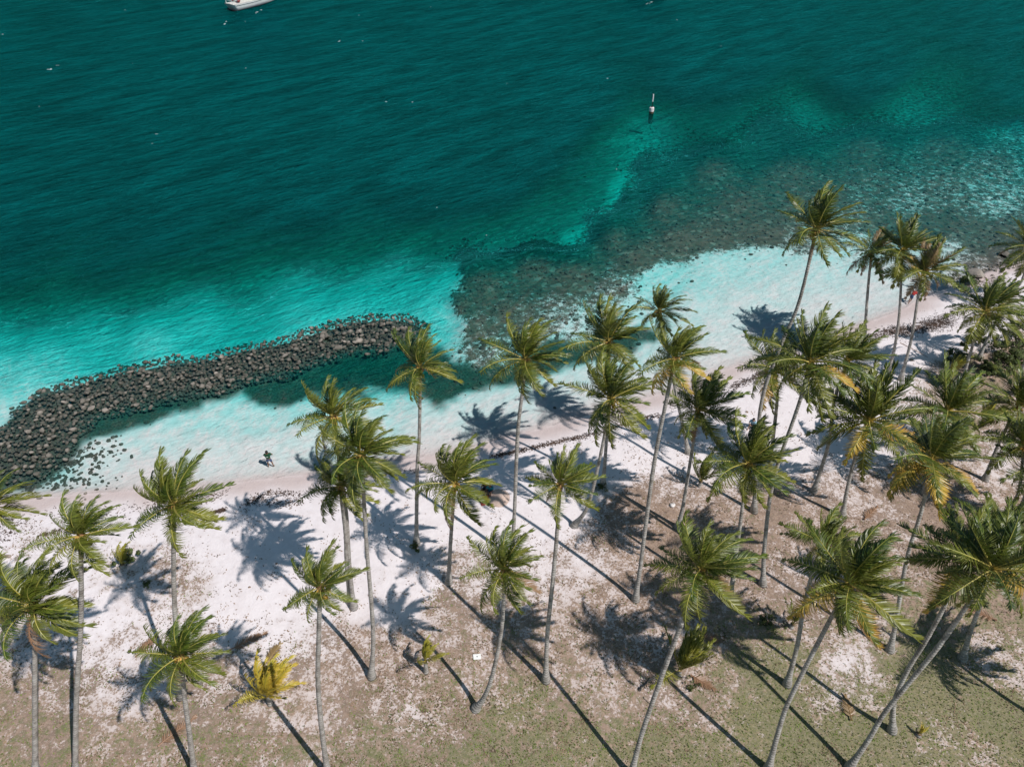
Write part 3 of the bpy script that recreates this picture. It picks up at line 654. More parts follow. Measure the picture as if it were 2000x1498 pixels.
# base, waypoints, crown, crown shadow, frond scale, options, label
PALMS = [
 ((-75,1480),[(-45,1250)],(-14,990),None,1.0,{}, 'palm at the left edge of the beach with only its right-hand fronds in the photo'),
 ((69,1512),[(68,1369),(68,1265)],(67,1182),(30,1310),1.0,dict(n=30,nuts=12,green=1), 'bushy palm with a bunch of green coconuts in the lower left corner'),
 ((147,1515),[(149,1369),(158,1218)],(158,1046),(88,1255),.98,dict(nuts=6), 'slim grey palm with windswept crown over sand, tall straight trunk second from left'),
 ((352,1362),[(341,1180),(339,1066)],(340,985),(233,1125),.92,dict(nuts=9), 'palm standing against the pale shallows with orange nuts, trunk foot behind another crown'),
 ((380,1512),[(368,1417),(359,1347)],(355,1280),(268,1357),.92,dict(nuts=8,brown=2), 'short palm with orange nuts directly below the palm of the pale shallows'),
 ((725,1322),[(729,1250),(725,1174),(716,1066)],(706,888),(530,1070),1.12,dict(nuts=10,n=30), 'large palm with long pale trunk curving down beside the bare sand, big nut cluster'),
 ((691,1187),[(683,1110),(676,1000),(662,900)],(653,814),(523,935),.98,dict(brown=2), 'palm rising behind the large long-trunked palm, its top over green water'),
 ((684,1176),[(677,1100),(675,1045),(668,985)],(664,950),(548,1068),.95,dict(n=28), 'dark low palm crown half hidden under the large palm at the beach centre left'),
 ((640,1512),[(627,1412),(621,1326),(623,1230)],(625,1145),(470,1330),.85,dict(n=20,nuts=6,brown=1), 'thin-crowned palm with one long hanging brownish frond and a swaying trunk at the bottom'),
 ((813,1062),[(815,917),(819,850)],(821,718),(610,890),1.0,dict(), 'tall palm with shrubs round its foot on white sand, crown over the breakwater end'),
 ((876,1138),[(880,1060),(885,990)],(889,945),(753,1036),.95,dict(stalk=1), 'short palm with pinkish flower stalk next to the seated couple'),
 ((998,1092),[(1004,1017),(1011,850),(1021,760)],(1026,702),(805,930),1.05,dict(), 'tall straight palm standing on the white sand in the middle of the picture'),
 ((928,1384),[(945,1362),(962,1317),(980,1225)],(986,1112),(808,1222),.92,dict(n=24,stalk=1,brown=1), 'palm with a hooked foot bending out of the grass near the white board'),
 ((1066,1330),[(1069,1239),(1080,1131),(1088,1040)],(1094,945),(845,1100),.88,dict(n=22,brown=2), 'slender palm right of the hooked palm, its brown lower frond hanging along the trunk'),
 ((1120,1027),[(1148,988),(1172,893)],(1193,780),None,1.0,dict(n=30), 'dense dark palm in front of its twin, trunk curving to the left at the foot'),
 ((1178,948),[(1183,880),(1188,800)],(1189,668),None,1.0,dict(n=28), 'palm with fan-like upright fronds behind the dense dark palm'),
 ((1241,1172),[(1252,1096),(1276,915),(1299,794)],(1318,700),None,1.0,dict(orange=3), 'very tall palm with yellow-orange lower fronds and a long leaning trunk'),
 ((1232,1515),[(1256,1425),(1308,1278),(1340,1195)],(1369,1110),(1010,1235),1.02,dict(n=28,brown=1), 'palm leaning right over a low young palm, bluish trunk leaving the bottom edge'),
 ((1345,885),[(1324,786),(1302,672)],(1287,608),None,.85,dict(n=22), 'small palm leaning left above the yellow-orange palm, over pale water'),
 ((1324,1030),[(1334,988),(1346,915)],(1364,800),None,.98,dict(n=28), 'palm with reddish-brown trunk right of the very tall palm'),
 ((1426,1174),[(1436,1092),(1447,1014)],(1460,906),None,1.05,dict(n=30), 'broad palm crown over dark shade between two straight trunks'),
 ((1490,1142),[(1494,1058),(1511,936),(1560,790)],(1582,708),None,1.1,dict(n=30,orange=1), 'tall palm leaning right with its spiky crown covering the shoreline'),
 ((1500,940),[(1512,838),(1518,775)],(1514,722),None,.98,dict(n=26,orange=1), 'palm with two hanging yellow midribs left of the spiky tall palm'),
 ((1473,1000),[(1485,800),(1523,680),(1560,592)],(1595,448),None,1.08,dict(n=24), 'tallest palm standing over the lagoon with its curved dark trunk'),
 ((1589,960),[(1619,864),(1628,790)],(1655,706),None,1.0,dict(n=26), 'pale ragged palm tucked behind the spiky tall palm'),
 ((1645,1008),[(1656,949),(1672,890)],(1697,822),None,1.1,dict(n=30,orange=2), 'dark full palm with orange-tinged lower fronds in the crowded grove'),
 ((1688,684),[(1692,607),(1698,534)],(1703,495),None,.95,dict(n=24,brown=5), 'leftmost of three palms on the far sand, half its crown dried grey'),
 ((1734,728),[(1747,680),(1757,607)],(1762,490),None,1.02,dict(n=28,orange=1), 'middle palm of the three on the far sand with a yellow drooping frond'),
 ((1759,742),[(1780,662),(1795,570)],(1806,530),None,1.0,dict(n=26,brown=5), 'rightmost of three palms on the far sand, leaning trunk and grey dead fronds'),
 ((1875,765),[(1885,725),(1903,665)],(1924,608),None,1.02,dict(n=28), 'front palm of the pair beside the shrubs on the right shore'),
 ((1911,702),[(1925,670),(1940,640)],(1955,596),None,.85,dict(n=20), 'rear palm of the pair beside the shrubs, with a thick pale foot'),
 ((1963,598),[(1980,570),(1997,545)],(2012,484),None,1.05,dict(n=24), 'palm leaning off the right edge above the rocky water edge'),
 ((1979,770),[(1995,725),(2015,680)],(2035,630),None,1.05,dict(n=22), 'palm at the right edge standing inland of the shrubs, crown mostly outside'),
 ((1738,1270),[(1749,1218),(1771,1092),(1801,993)],(1819,896),None,1.12,dict(n=28,orange=5), 'palm with bright orange dying lower fronds in the middle of the grove'),
 ((1805,965),[(1825,895),(1838,850)],(1850,803),None,1.05,dict(n=28), 'dark palm crown right behind the palm with orange lower fronds'),
 ((1924,937),[(1945,880),(1970,827)],(1990,790),None,1.05,dict(n=26), 'palm near the right edge with a pale trunk foot on brown ground'),
 ((1537,1337),[(1557,1261),(1568,1196),(1587,1118)],(1608,1060),None,.9,dict(n=22), 'thin pale palm with sparse crown left of the big glossy palm'),
 ((1500,1503),[(1529,1399),(1555,1339),(1615,1222)],(1661,1138),(1230,1270),1.18,dict(n=32,orange=2), 'big glossy palm with wide crown leaning over the green grass'),
 ((1658,1500),[(1697,1443),(1732,1386),(1827,1270),(1880,1195)],(1938,1110),(1400,1200),1.12,dict(n=30,orange=1), 'front one of two crossing blue-grey palm trunks at the lower right'),
 ((1743,1428),[(1747,1369),(1775,1304),(1810,1248),(1849,1174)],(1884,1092),None,1.08,dict(n=26,orange=1), 'rear one of two crossing palm trunks at the lower right'),
 ((1880,1287),[(1896,1231),(1915,1180),(1935,1110)],(1960,1052),None,1.0,dict(n=24), 'palm with a short thick-footed trunk right of the crossing trunks'),
 ((1957,1030),[(1975,990),(1991,954)],(2000,868),None,1.05,dict(n=26), 'left one of two dark parallel trunks at the right edge'),
 ((1983,1030),[(1998,980),(2015,940)],(2022,908),None,1.0,dict(n=22), 'right one of two dark parallel trunks at the right edge'),
 ((2090,1440),[(2110,1350)],(2150,1230),None,1.05,dict(n=24), 'palm outside the right edge that throws its long trunk shadow over the grass'),
]
def add_coconuts(root, k, green, r):
    for i in range(k):
        a = -math.pi / 2 + r.uniform(-1.6, 1.6); o = link_copy('coconut', NUTG if green else NUT, root)
        rr = r.uniform(.16, .34); o.location = (math.cos(a) * rr, math.sin(a) * rr, -r.uniform(.12, .48)); o.rotation_euler = (r.uniform(-.5, .5), r.uniform(-.5, .5), 0); s = r.uniform(.85, 1.15); o.scale = (s, s, s)

def crown(root, seed, n, fs, yellow=.0, brown=0, orange=0, spears=True, base=Vector((0, 0, 0)), young=False):
    r = random.Random(seed); az0 = r.random() * 6.28; tx, ty, tz = r.uniform(-.14, .14), r.uniform(-.14, .14), r.uniform(-.45, .45)
    plan = (['spear'] * 3 + ['up'] * 8 + ['mid'] * 9 + ['low'] * 8 + ['hang'] * 6) if not young else (['spear'] * 9 + ['up'] * 11 + ['mid'] * 2)
    plan = [plan[int(i * len(plan) / n) % len(plan)] for i in range(n)]
    for i, c in enumerate(plan):
        az = az0 + i * 2.39996 + r.uniform(-.25, .25); ai = int((az % (2 * math.pi)) / (2 * math.pi) * AZN) % AZN
        o = link_copy('frond', LIB[c, ai, r.randrange(2)], root); s = fs * r.uniform(.78, 1.16); o.scale = (s, s, s * (1.45 if young else 1)); o.location = base
        o.rotation_euler = (tx + r.uniform(-.10, .10), ty + r.uniform(-.10, .10), tz + r.uniform(-.2, .2))
        yv = yellow + r.uniform(0, .16) + (.10 if c in ('low', 'hang') else 0); bv = 0.0; ov = 0.0
        if yellow > .7: ov = r.uniform(.1, .5)
        if c in ('hang', 'low') and math.sin(az) < -.15 and orange > 0 or c == 'hang':
            if orange > 0 and math.sin(az) < -.15: yv = .9; bv = r.uniform(0, .2); ov = r.uniform(.6, 1); orange -= 1
            elif brown > 0: bv = r.uniform(.75, 1); brown -= 1
        if brown > 3 and c == 'up' and r.random() < .5: bv = .7
        o.color = (min(yv, 1), bv, ov, 1)

CROWN_W = [150, 190, 148, 178, 170, 176, 150, 152, 150, 143, 160, 162, 155, 135, 165, 160, 150, 186, 112, 150, 172, 192, 150, 158, 142, 215, 102, 132, 132, 145, 110, 130, 130, 190, 180, 165, 132, 225, 230, 205, 172, 160, 150, 220]   # crown widths read from the survey picture
def palm(i, b, mids, c, s, fs, opt, label):
    r = random.Random(100 + i); B = on_ground(*b); h = place_height(b, c, s, B.z)
    top = Vector(at(*c, B.z + h)); root = empty('palm_tree', B, label, 'palm tree', 'tall coconut palms of the beach grove')
    cpts = [b] + mids + [c]; pts = []
    # heights of the waypoints in proportion to how far up the trunk they lie
    L = [0]
    for k in range(1, len(cpts)): L.append(L[-1] + math.dist(cpts[k - 1], cpts[k]))
    for k, q in enumerate(cpts):
        f = L[k] / L[-1]; f = f * (1.0 + .14 * (1 - f)) if h > 6 else f   # upper trunk is nearer, so shows larger
        pts.append(Vector(at(*q, B.z + h * min(f, 1))) - B)
    pts[0] = Vector((0, 0, 0)); pts[-1] = top - B
    V, Fc, ring = trunk_mesh(pts, opt.get('r0', .135), .092, i, opt.get('root', 1))
    mesh_obj('trunk', V, Fc, M['trunk'], root, True, dict(ring=ring))
    head = pts[-1]
    bm = bmesh.new(); bmesh.ops.create_uvsphere(bm, u_segments=9, v_segments=6, radius=.19)
    for v in bm.verts: v.co.z *= 1.6; v.co += Vector((r.uniform(-1, 1), r.uniform(-1, 1), r.uniform(-1, 1))) * .03
    o = bm_obj('leaf_base', bm, M['fibre'], root); o.location = head - Vector((0, 0, .12))
    crown(root, 300 + i, opt.get('n', 26) + 2, CROWN_W[i] * (top.y * math.cos(TILT) + (CAM_H - top.z) * math.sin(TILT)) / FPX / 5.15, brown=opt.get('brown', 1 if i % 3 == 1 else 0), orange=opt.get('orange', 0), base=head)
    kk = opt.get('nuts', 4 if h < 18 else 3)
    hold = len(root.children); add_coconuts(root, kk, opt.get('green', i % 3 == 0), r)
    for ch in root.children:
        if ch.name.startswith('coconut') and ch.location.length < 2: ch.location = Vector(ch.location) + head
    V, Fc = [], []
    for q in range(4 if not opt.get('stalk') else 7):
        a = -math.pi / 2 + r.uniform(-1.5, 1.5); pp = [Vector((0, 0, 0)), Vector((math.cos(a) * .22, math.sin(a) * .22, .12)), Vector((math.cos(a) * .42, math.sin(a) * .42, -.15)), Vector((math.cos(a) * .5, math.sin(a) * .5, -.5))]
        v, f = sweep(pp, [.035, .03, .022, .01], 4); Fc += [tuple(x + len(V) for x in t_) for t_ in f]; V += v
    o = mesh_obj('fruit_stalk', V, Fc, M['stalk'], root); o.location = head
    return root
for i, a in enumerate(PALMS): palm(i, *a)

# ------------------------------------------------------------------ young palms and shrubs
def young_palm(px_, py_, hgt, n, fs, yellow, label, seed, brown=0, kinds=True):
    B = on_ground(px_, py_); root = empty('young_palm', B, label, 'young palm', 'young palms growing low between the tall ones')
    V, Fc, ring = trunk_mesh([Vector((0, 0, 0)), Vector((.02, .03, hgt * .5)), Vector((.04, .05, hgt))], .11, .09, seed, .3)
    mesh_obj('trunk', V, Fc, M['trunk'], root, True, dict(ring=ring)); crown(root, seed, n, fs, yellow, brown=brown, base=Vector((.04, .05, hgt)), young=True); return root
young_palm(528, 1375, 1.0, 26, .70, .85, 'bright yellow young palm lit up on the sand at lower left of centre', 11)
young_palm(832, 1312, 1.1, 8, .48, .45, 'spindly yellow-green young palm standing in a palm shadow', 12)
young_palm(1325, 1318, .5, 15, .80, .22, 'wide low young palm behind the bluish leaning trunk', 13)
young_palm(1793, 1436, .12, 6, .20, .95, 'tiny yellow palm seedling on grey sand at lower right', 14)
young_palm(240, 1108, .3, 8, .42, .40, 'small green young palm in litter under the second palm shadow', 15)
young_palm(20, 1232, .6, 9, .55, .35, 'young palm partly hidden behind the bushy palm at the left edge', 16)
young_palm(1846, 745, 1.0, 9, .55, .35, 'pale young palm just left of the seaside shrubs', 17)
young_palm(1366, 950, .5, 10, .6, .0, 'dark young palm in the shade below the reddish trunk', 18)
young_palm(1912, 835, .6, 9, .6, .45, 'light green young palm in the clearing on the right', 19)
young_palm(1545, 1225, .3, 7, .45, .05, 'low young palm in deep shade under the grove', 20)

def shrub(px_, py_, r_, h, label, seed, n=700, group=None, size=.11):
    B = on_ground(px_, py_); root = empty('shrub', B, label, 'shrub', group); r = random.Random(seed)
    V, Fc = [], []
    for k in range(7):
        a = r.random() * 6.28; e = Vector((math.cos(a) * r_ * .6, math.sin(a) * r_ * .6, h * .8)); v, f = sweep([Vector((0, 0, -.05)), e * .5 + Vector((0, 0, .1 * h)), e], [.025, .018, .008], 4); Fc += [tuple(x + len(V) for x in t_) for t_ in f]; V += v
    mesh_obj('branches', V, Fc, M['fibre'], root)
    V, Fc = [], []
    cl = [(Vector((r.gauss(0, r_ * .5), r.gauss(0, r_ * .5), h * r.uniform(.25, .95))), r.uniform(.2, .42) * r_) for _ in range(14)]
    for k in range(n):
        c, cr = r.choice(cl); u = Vector((r.gauss(0, 1), r.gauss(0, 1), r.gauss(0, 1))).normalized(); p = c + u * cr * r.uniform(.6, 1.05); p.z = max(p.z, .03)
        t1 = u.cross(Vector((r.uniform(-1, 1), r.uniform(-1, 1), r.uniform(-1, 1)))).normalized() * size * r.uniform(.6, 1.3); t2 = (u + Vector((0, 0, .8))).normalized().cross(t1).normalized() * size * .45
        b = len(V); V += [tuple(p - t1), tuple(p + t2), tuple(p + t1), tuple(p - t2)]; Fc.append((b, b + 1, b + 2, b + 3))
    o = mesh_obj('foliage', V, Fc, M['bush'], root); return root
shrub(1872, 712, 1.1, 1.3, 'rounded green shrub at the sand edge beside the palm pair', 1, 1600)
shrub(1950, 698, 1.3, 1.2, 'wider green shrub behind the palm pair toward the right edge', 2, 1700)
shrub(1992, 672, 1.4, 1.4, 'dark shrub at the right edge above the brown clearing', 3, 1400)
shrub(1925, 722, .8, .8, 'small shrub between the thick palm foot and the right shrubs', 4, 900)
shrub(1880, 552, 1.2, .7, 'low olive shrub by the rocky water edge', 5, 900)
shrub(812, 1072, .38, .5, 'small weedy shrub round the foot of the tall central-left palm', 6, 500, size=.07)
shrub(1175, 953, .5, .4, 'small dark shrub at the foot of the twin palms', 7, 500, size=.07)
shrub(248, 1095, .7, .8, 'leafy green shrub in the litter at left', 8, 900, size=.09)
shrub(285, 1142, .32, .3, 'little green seedling bush right of the leafy shrub', 9, 260, size=.06)
shrub(1500, 1215, .6, .4, 'low weeds in the shade at the grove centre', 10, 500, size=.07)
shrub(1350, 1345, .35, .25, 'small weed tuft in front of the wide low young palm', 11, 220, size=.06)

# ------------------------------------------------------------------ fallen fronds, driftwood, board
shrub(1905, 668, 1.1, 1.2, 'dense shrub on the sand side of the palm pair trunks', 12, 1300)
shrub(1975, 712, 1.2, 1.0, 'spreading shrub at the right edge behind a leaning trunk', 13, 1200)
shrub(1950, 735, .9, .8, 'dull green shrub in the brown clearing below the right shrubs', 15, 800)
shrub(1992, 1010, .9, .7, 'low shrub at the right edge behind the dark parallel trunks', 16, 800)
shrub(1838, 752, .7, .8, 'small shrub beside the pale young palm', 14, 700)

def fallen(px_, py_, ang, L, label, seed, brn=1.0, w=.6, stand=None):
    B = on_ground(px_, py_); me = frond_mesh(0, .02, seed, L, .12, 0.0, 34, 'fallen_frond', w, True); o = link_copy('fallen_frond', me)
    o.location = B + Vector((0, 0, .12)); o.rotation_euler = (random.uniform(-.15, .15), stand or .0, math.radians(ang)); o.color = (.3, brn, 0, 1); return tag(o, label, 'fallen frond', 'fallen dry palm fronds')
fallen(262, 1288, 62, 1.6, 'small reddish fallen frond lying beside a trunk shadow at left', 1)
fallen(445, 1273, 32, 2.3, 'long reddish-brown fallen frond next to the bright yellow young palm', 2)
fallen(305, 1462, 48, 2.3, 'thin dry fallen frond on patchy grass at the lower left', 3)
fallen(1362, 1242, -14, 1.3, 'short reddish fallen frond at the tip of the wide low young palm', 4)
fallen(1345, 1318, -35, 1.5, 'dark fallen frond curving to the right of the wide low young palm', 5)
fallen(1685, 1018, 40, 1.9, 'greyish fallen frond on brown ground in the grove', 6)
fallen(1950, 1215, 150, 2.0, 'grey dead frond heap below the right-hand crown at the edge', 7)
fallen(520, 1300, 70, 1.4, 'orange dried frond leaning on the bright yellow young palm', 8, .7)
fallen(1663, 1412, 84, 1.5, 'upright dry brown frond sticking out of the green grass', 9, .8)
def stick(name, pts, r_, label, mat='wood'):
    P = [on_ground(*p) + Vector((0, 0, r_ * .8)) for p in pts]; O = P[0].copy(); V, Fc = sweep([p - O for p in P], [r_, r_ * .9, r_ * .6][:len(P)] if len(P) == 3 else [r_, r_ * .7], 6); o = mesh_obj(name, V, Fc, M[mat]); o.location = O; return tag(o, label, 'driftwood')
stick('driftwood_log', [(-25, 1085), (22, 1088)], .14, 'pinkish driftwood log lying on sand at the left edge')
stick('dead_branch', [(1250, 1348), (1270, 1328), (1292, 1316)], .09, 'pale bent dead branch left of the wide low young palm')
stick('dead_branch', [(1258, 1362), (1268, 1372), (1284, 1380)], .06, 'short dark broken branch just below the pale bent branch')
stick('dead_stick', [(706, 1489), (718, 1476)], .03, 'thin yellow stick on grass at the bottom edge')
stick('dead_branch', [(1758, 670), (1786, 684), (1812, 698)], .03, 'thin dark twig on white sand near the far palms', 'fibre')
B = on_ground(932, 1283); bm = bmesh.new(); box_bm(bm, Vector((0, 0, 0)), (.46, .34, .035)); bmesh.ops.bevel(bm, geom=bm.edges[:], offset=.008, segments=1)
wb = empty('white_board', B + Vector((0, 0, .05)), 'small white rectangular board lying flat on the sandy grass', 'board'); wb.rotation_euler = (.03, .05, .12); bm_obj('panel', bm, M['board'], wb)
bm = bmesh.new(); bmesh.ops.create_circle(bm, cap_ends=True, segments=10, radius=.035); o = bm_obj('centre_mark', bm, M['darkglass'], wb); o.location.z = .022

# ------------------------------------------------------------------ people
def skin_mesh(name, joints, edges, radii, mat, parent, sub=2, root=0):
    me = bpy.data.meshes.new(name); me.from_pydata([tuple(j) for j in joints], edges, []); me.materials.append(mat); o = bpy.data.objects.new(name, me); C.objects.link(o); o.parent = parent
    m = o.modifiers.new('skin', 'SKIN'); m.use_smooth_shade = True
    for i, v in enumerate(me.skin_vertices[0].data): v.radius = (radii[i][0], radii[i][1]) if isinstance(radii[i], tuple) else (radii[i], radii[i]); v.use_root = (i == root)
    s = o.modifiers.new('sub', 'SUBSURF'); s.levels = sub; s.render_levels = sub; return o

def build_person(loc, rotz, label, pose, shirt, bottom, skin='skin', print_mark=False, sleeve=True, scale=1.0):
    """pose: dict of joint name -> (x, y, z) in metres, facing +Y"""
    P = {k: Vector(v) for k, v in pose.items()}; root = empty('person', loc, label, 'person'); root.rotation_euler.z = rotz; root.scale = (scale,) * 3
    names = ['pelvis', 'belly', 'chest', 'neck', 'headb', 'headc', 'headt', 'lsh', 'lel', 'lwr', 'lpalm', 'rsh', 'rel', 'rwr', 'rpalm', 'lhip', 'lkn', 'lan', 'ltoe', 'rhip', 'rkn', 'ran', 'rtoe']
    R = dict(pelvis=(.145, .11), belly=(.13, .10), chest=(.155, .11), neck=.055, headb=.075, headc=.098, headt=.075, lsh=.058, lel=.04, lwr=.028, lpalm=(.038, .018), rsh=.058, rel=.04, rwr=.028, rpalm=(.038, .018),
             lhip=.088, lkn=.058, lan=.038, ltoe=.035, rhip=.088, rkn=.058, ran=.038, rtoe=.035)
    E = [('pelvis', 'belly'), ('belly', 'chest'), ('chest', 'neck'), ('neck', 'headb'), ('headb', 'headc'), ('headc', 'headt'), ('chest', 'lsh'), ('lsh', 'lel'), ('lel', 'lwr'), ('lwr', 'lpalm'),
         ('chest', 'rsh'), ('rsh', 'rel'), ('rel', 'rwr'), ('rwr', 'rpalm'), ('pelvis', 'lhip'), ('lhip', 'lkn'), ('lkn', 'lan'), ('lan', 'ltoe'), ('pelvis', 'rhip'), ('rhip', 'rkn'), ('rkn', 'ran'), ('ran', 'rtoe')]
    idx = {n: i for i, n in enumerate(names)}; J = [P[n] for n in names]; Rr = [R[n] for n in names]; Ed = [(idx[a], idx[b]) for a, b in E]
    for sd_ in 'lr':   # four fingers and a thumb on each hand
        w, pm = P[sd_ + 'wr'], P[sd_ + 'palm']; dv = (pm - w).normalized(); sv = dv.cross(Vector((0, 0, 1)) if abs(dv.z) < .9 else Vector((0, 1, 0))).normalized(); cur = sv.cross(dv) * (-1)
        for q, (off, ln) in enumerate([(-.028, .060), (-.010, .072), (.010, .068), (.027, .052)]):
            a = len(J); J += [pm + dv * .035 + sv * off, pm + dv * (.035 + ln * .5) + sv * off * 1.2 + cur * .008, pm + dv * (.035 + ln) + sv * off * 1.25 + cur * .025]; Rr += [.010, .009, .007]; Ed += [(idx[sd_ + 'palm'], a), (a, a + 1), (a + 1, a + 2)]
        a = len(J); J += [w.lerp(pm, .5) - sv * .035, pm - sv * .06 + dv * .01]; Rr += [.012, .009]; Ed += [(idx[sd_ + 'wr'], a), (a, a + 1)]
    skin_mesh('body', J, Ed, Rr, M[skin], root)
    up = (P['headt'] - P['headb']).normalized(); f = Vector(pose.get('face', (0, 1, 0))).normalized(); sd = up.cross(f).normalized(); hc = P['headc']
    def blob(name, c, s, mat, parent=root):
        bm = bmesh.new(); bmesh.ops.create_uvsphere(bm, u_segments=10, v_segments=8, radius=1); o = bm_obj(name, bm, M[mat], parent, True); o.location = c; o.scale = s; return o
    for k in (-1, 1):
        blob('eye', hc + f * .088 + sd * .034 * k + up * .012, (.014, .010, .010), 'eye'); blob('ear', hc + sd * .098 * k, (.012, .022, .032), skin)
    blob('nose', hc + f * .104 - up * .015, (.014, .020, .024), skin); blob('mouth', hc + f * .092 - up * .052, (.026, .008, .008), 'towel')
    bm = bmesh.new(); bmesh.ops.create_uvsphere(bm, u_segments=14, v_segments=10, radius=.118)
    kill = [v for v in bm.verts if v.co.dot(f) > .035 and v.co.dot(up) < .055]; bmesh.ops.delete(bm, geom=kill, context='VERTS'); o = bm_obj('hair', bm, M['hair'], root, True); o.location = hc + up * .018 - f * .008
    def cloth(name, keys, edges, rad, mat):
        j = [P[k] if isinstance(k, str) else k for k in keys]; return skin_mesh(name, j, edges, rad, M[mat], root)
    mid = lambda a, b, t: P[a].lerp(P[b], t)
    if shirt:
        cloth('shirt', [mid('pelvis', 'belly', .3), 'belly', 'chest', mid('chest', 'neck', .55), 'lsh', mid('lsh', 'lel', .75), 'rsh', mid('rsh', 'rel', .75)], [(0, 1), (1, 2), (2, 3), (2, 4), (4, 5), (2, 6), (6, 7)], [(.19, .155), (.185, .15), (.205, .165), (.12, .11), .10, .08, .10, .08], shirt)
    if bottom:
        cloth('shorts', ['pelvis', 'lhip', mid('lhip', 'lkn', .75), 'rhip', mid('rhip', 'rkn', .75), mid('pelvis', 'belly', .6)], [(0, 1), (1, 2), (0, 3), (3, 4), (0, 5)], [(.165, .13), .115, .105, .115, .105, (.15, .12)], bottom)
    if print_mark:
        o = blob('shirt_print', P['chest'] - f * .168 - Vector((0, 0, .06)), (.09, .012, .035), 'print')
    return root
stand = dict(pelvis=(0, 0, .93), belly=(0, .01, 1.10), chest=(0, 0, 1.32), neck=(0, 0, 1.47), headb=(0, .02, 1.56), headc=(0, .025, 1.63), headt=(0, .02, 1.70), lsh=(-.19, 0, 1.40), lel=(-.30, .10, 1.18), lwr=(-.14, .28, 1.20), lpalm=(-.06, .30, 1.22),
             rsh=(.19, 0, 1.40), rel=(.38, .06, 1.27), rwr=(.18, .26, 1.26), rpalm=(.10, .29, 1.26), lhip=(-.10, 0, .88), lkn=(-.13, .02, .49), lan=(-.15, -.02, .09), ltoe=(-.17, .13, .04), rhip=(.10, 0, .88), rkn=(.18, .02, .49), ran=(.24, -.02, .09), rtoe=(.28, .12, .04))
p = on_ground(529, 912); build_person(p, .12, 'person in a dark green shirt and blue shorts standing in ankle-deep water', stand, 'green_cloth', 'blue_cloth', print_mark=True)
sit = dict(pelvis=(0, 0, .13), belly=(0, .03, .30), chest=(0, .07, .52), neck=(0, .10, .67), headb=(0, .13, .76), headc=(0, .15, .83), headt=(0, .15, .90), lsh=(-.18, .08, .60), lel=(-.26, .25, .42), lwr=(-.14, .43, .42), lpalm=(-.08, .49, .42),
           rsh=(.18, .08, .60), rel=(.27, .22, .40), rwr=(.16, .42, .42), rpalm=(.10, .48, .42), lhip=(-.10, .04, .12), lkn=(-.15, .42, .42), lan=(-.14, .62, .08), ltoe=(-.15, .76, .04), rhip=(.10, .04, .12), rkn=(.16, .42, .40), ran=(.17, .64, .08), rtoe=(.19, .78, .04))
build_person(on_ground(949, 957), 2.7, 'left person of the couple seated on the sand, in dark clothes', sit, 'dark_cloth', 'dark_cloth', 'skin')
build_person(on_ground(958, 960), 2.9, 'right person of the couple seated on the sand, in turquoise', sit, 'teal_cloth', 'blue_cloth', 'skin')
build_person(on_ground(1469, 832), 2.6, 'person in pale blue sitting on the sand behind a palm crown', sit, 'pale_cloth', 'dark_cloth', 'skin_pale')
bend = dict(pelvis=(0, -.12, .88), belly=(0, .02, 1.00), chest=(0, .24, 1.12), neck=(0, .38, 1.18), headb=(0, .46, 1.20), headc=(0, .53, 1.21), headt=(0, .60, 1.22), lsh=(-.18, .28, 1.14), lel=(-.24, .36, .88), lwr=(-.20, .48, .66), lpalm=(-.20, .50, .58),
            rsh=(.18, .28, 1.14), rel=(.24, .36, .88), rwr=(.18, .50, .68), rpalm=(.17, .53, .60), lhip=(-.10, -.10, .84), lkn=(-.12, .05, .47), lan=(-.13, -.08, .09), ltoe=(-.14, .07, .04), rhip=(.10, -.10, .84), rkn=(.13, -.22, .47), ran=(.13, -.52, .22), rtoe=(.13, -.52, .08), face=(0, .4, -1))
build_person(on_ground(1777, 591), -1.0, 'person in a red top bending forward at the water edge by the far palms', bend, 'red', 'blue_cloth')
# towel, sand mound
B = on_ground(951, 977); n = 9; V = []; Fc = []
for j in range(n):
    for i in range(n): V.append(((i / (n - 1) - .5) * 1.1, (j / (n - 1) - .5) * .8, .03 + .035 * math.sin(i * 2.1 + j) * math.sin(j * 1.7)))
for j in range(n - 1):
    for i in range(n - 1): a_ = j * n + i; Fc.append((a_, a_ + 1, a_ + n + 1, a_ + n))
o = mesh_obj('beach_towel', V, Fc, M['towel'], smooth=True); o.location = B + Vector((0, 0, .02)); o.rotation_euler.z = .4; sm = o.modifiers.new('thick', 'SOLIDIFY'); sm.thickness = .012; tag(o, 'crumpled red towel on the sand in front of the seated couple', 'towel')
bm = bmesh.new(); bmesh.ops.create_grid(bm, x_segments=20, y_segments=20, size=1.3)
for v in bm.verts: rr = v.co.length; v.co.z = .42 * math.exp(-(rr / .55) ** 2) * (1 + .2 * math.sin(v.co.x * 5)) - .10 * (rr > 1.1) - .03
o = bm_obj('sand_mound', bm, simple('damp dug sand', (.50, .38, .32), .95, .15, 8), None, True); o.location = on_ground(974, 976); tag(o, 'dug heap of damp sand right of the seated couple', 'sand heap')

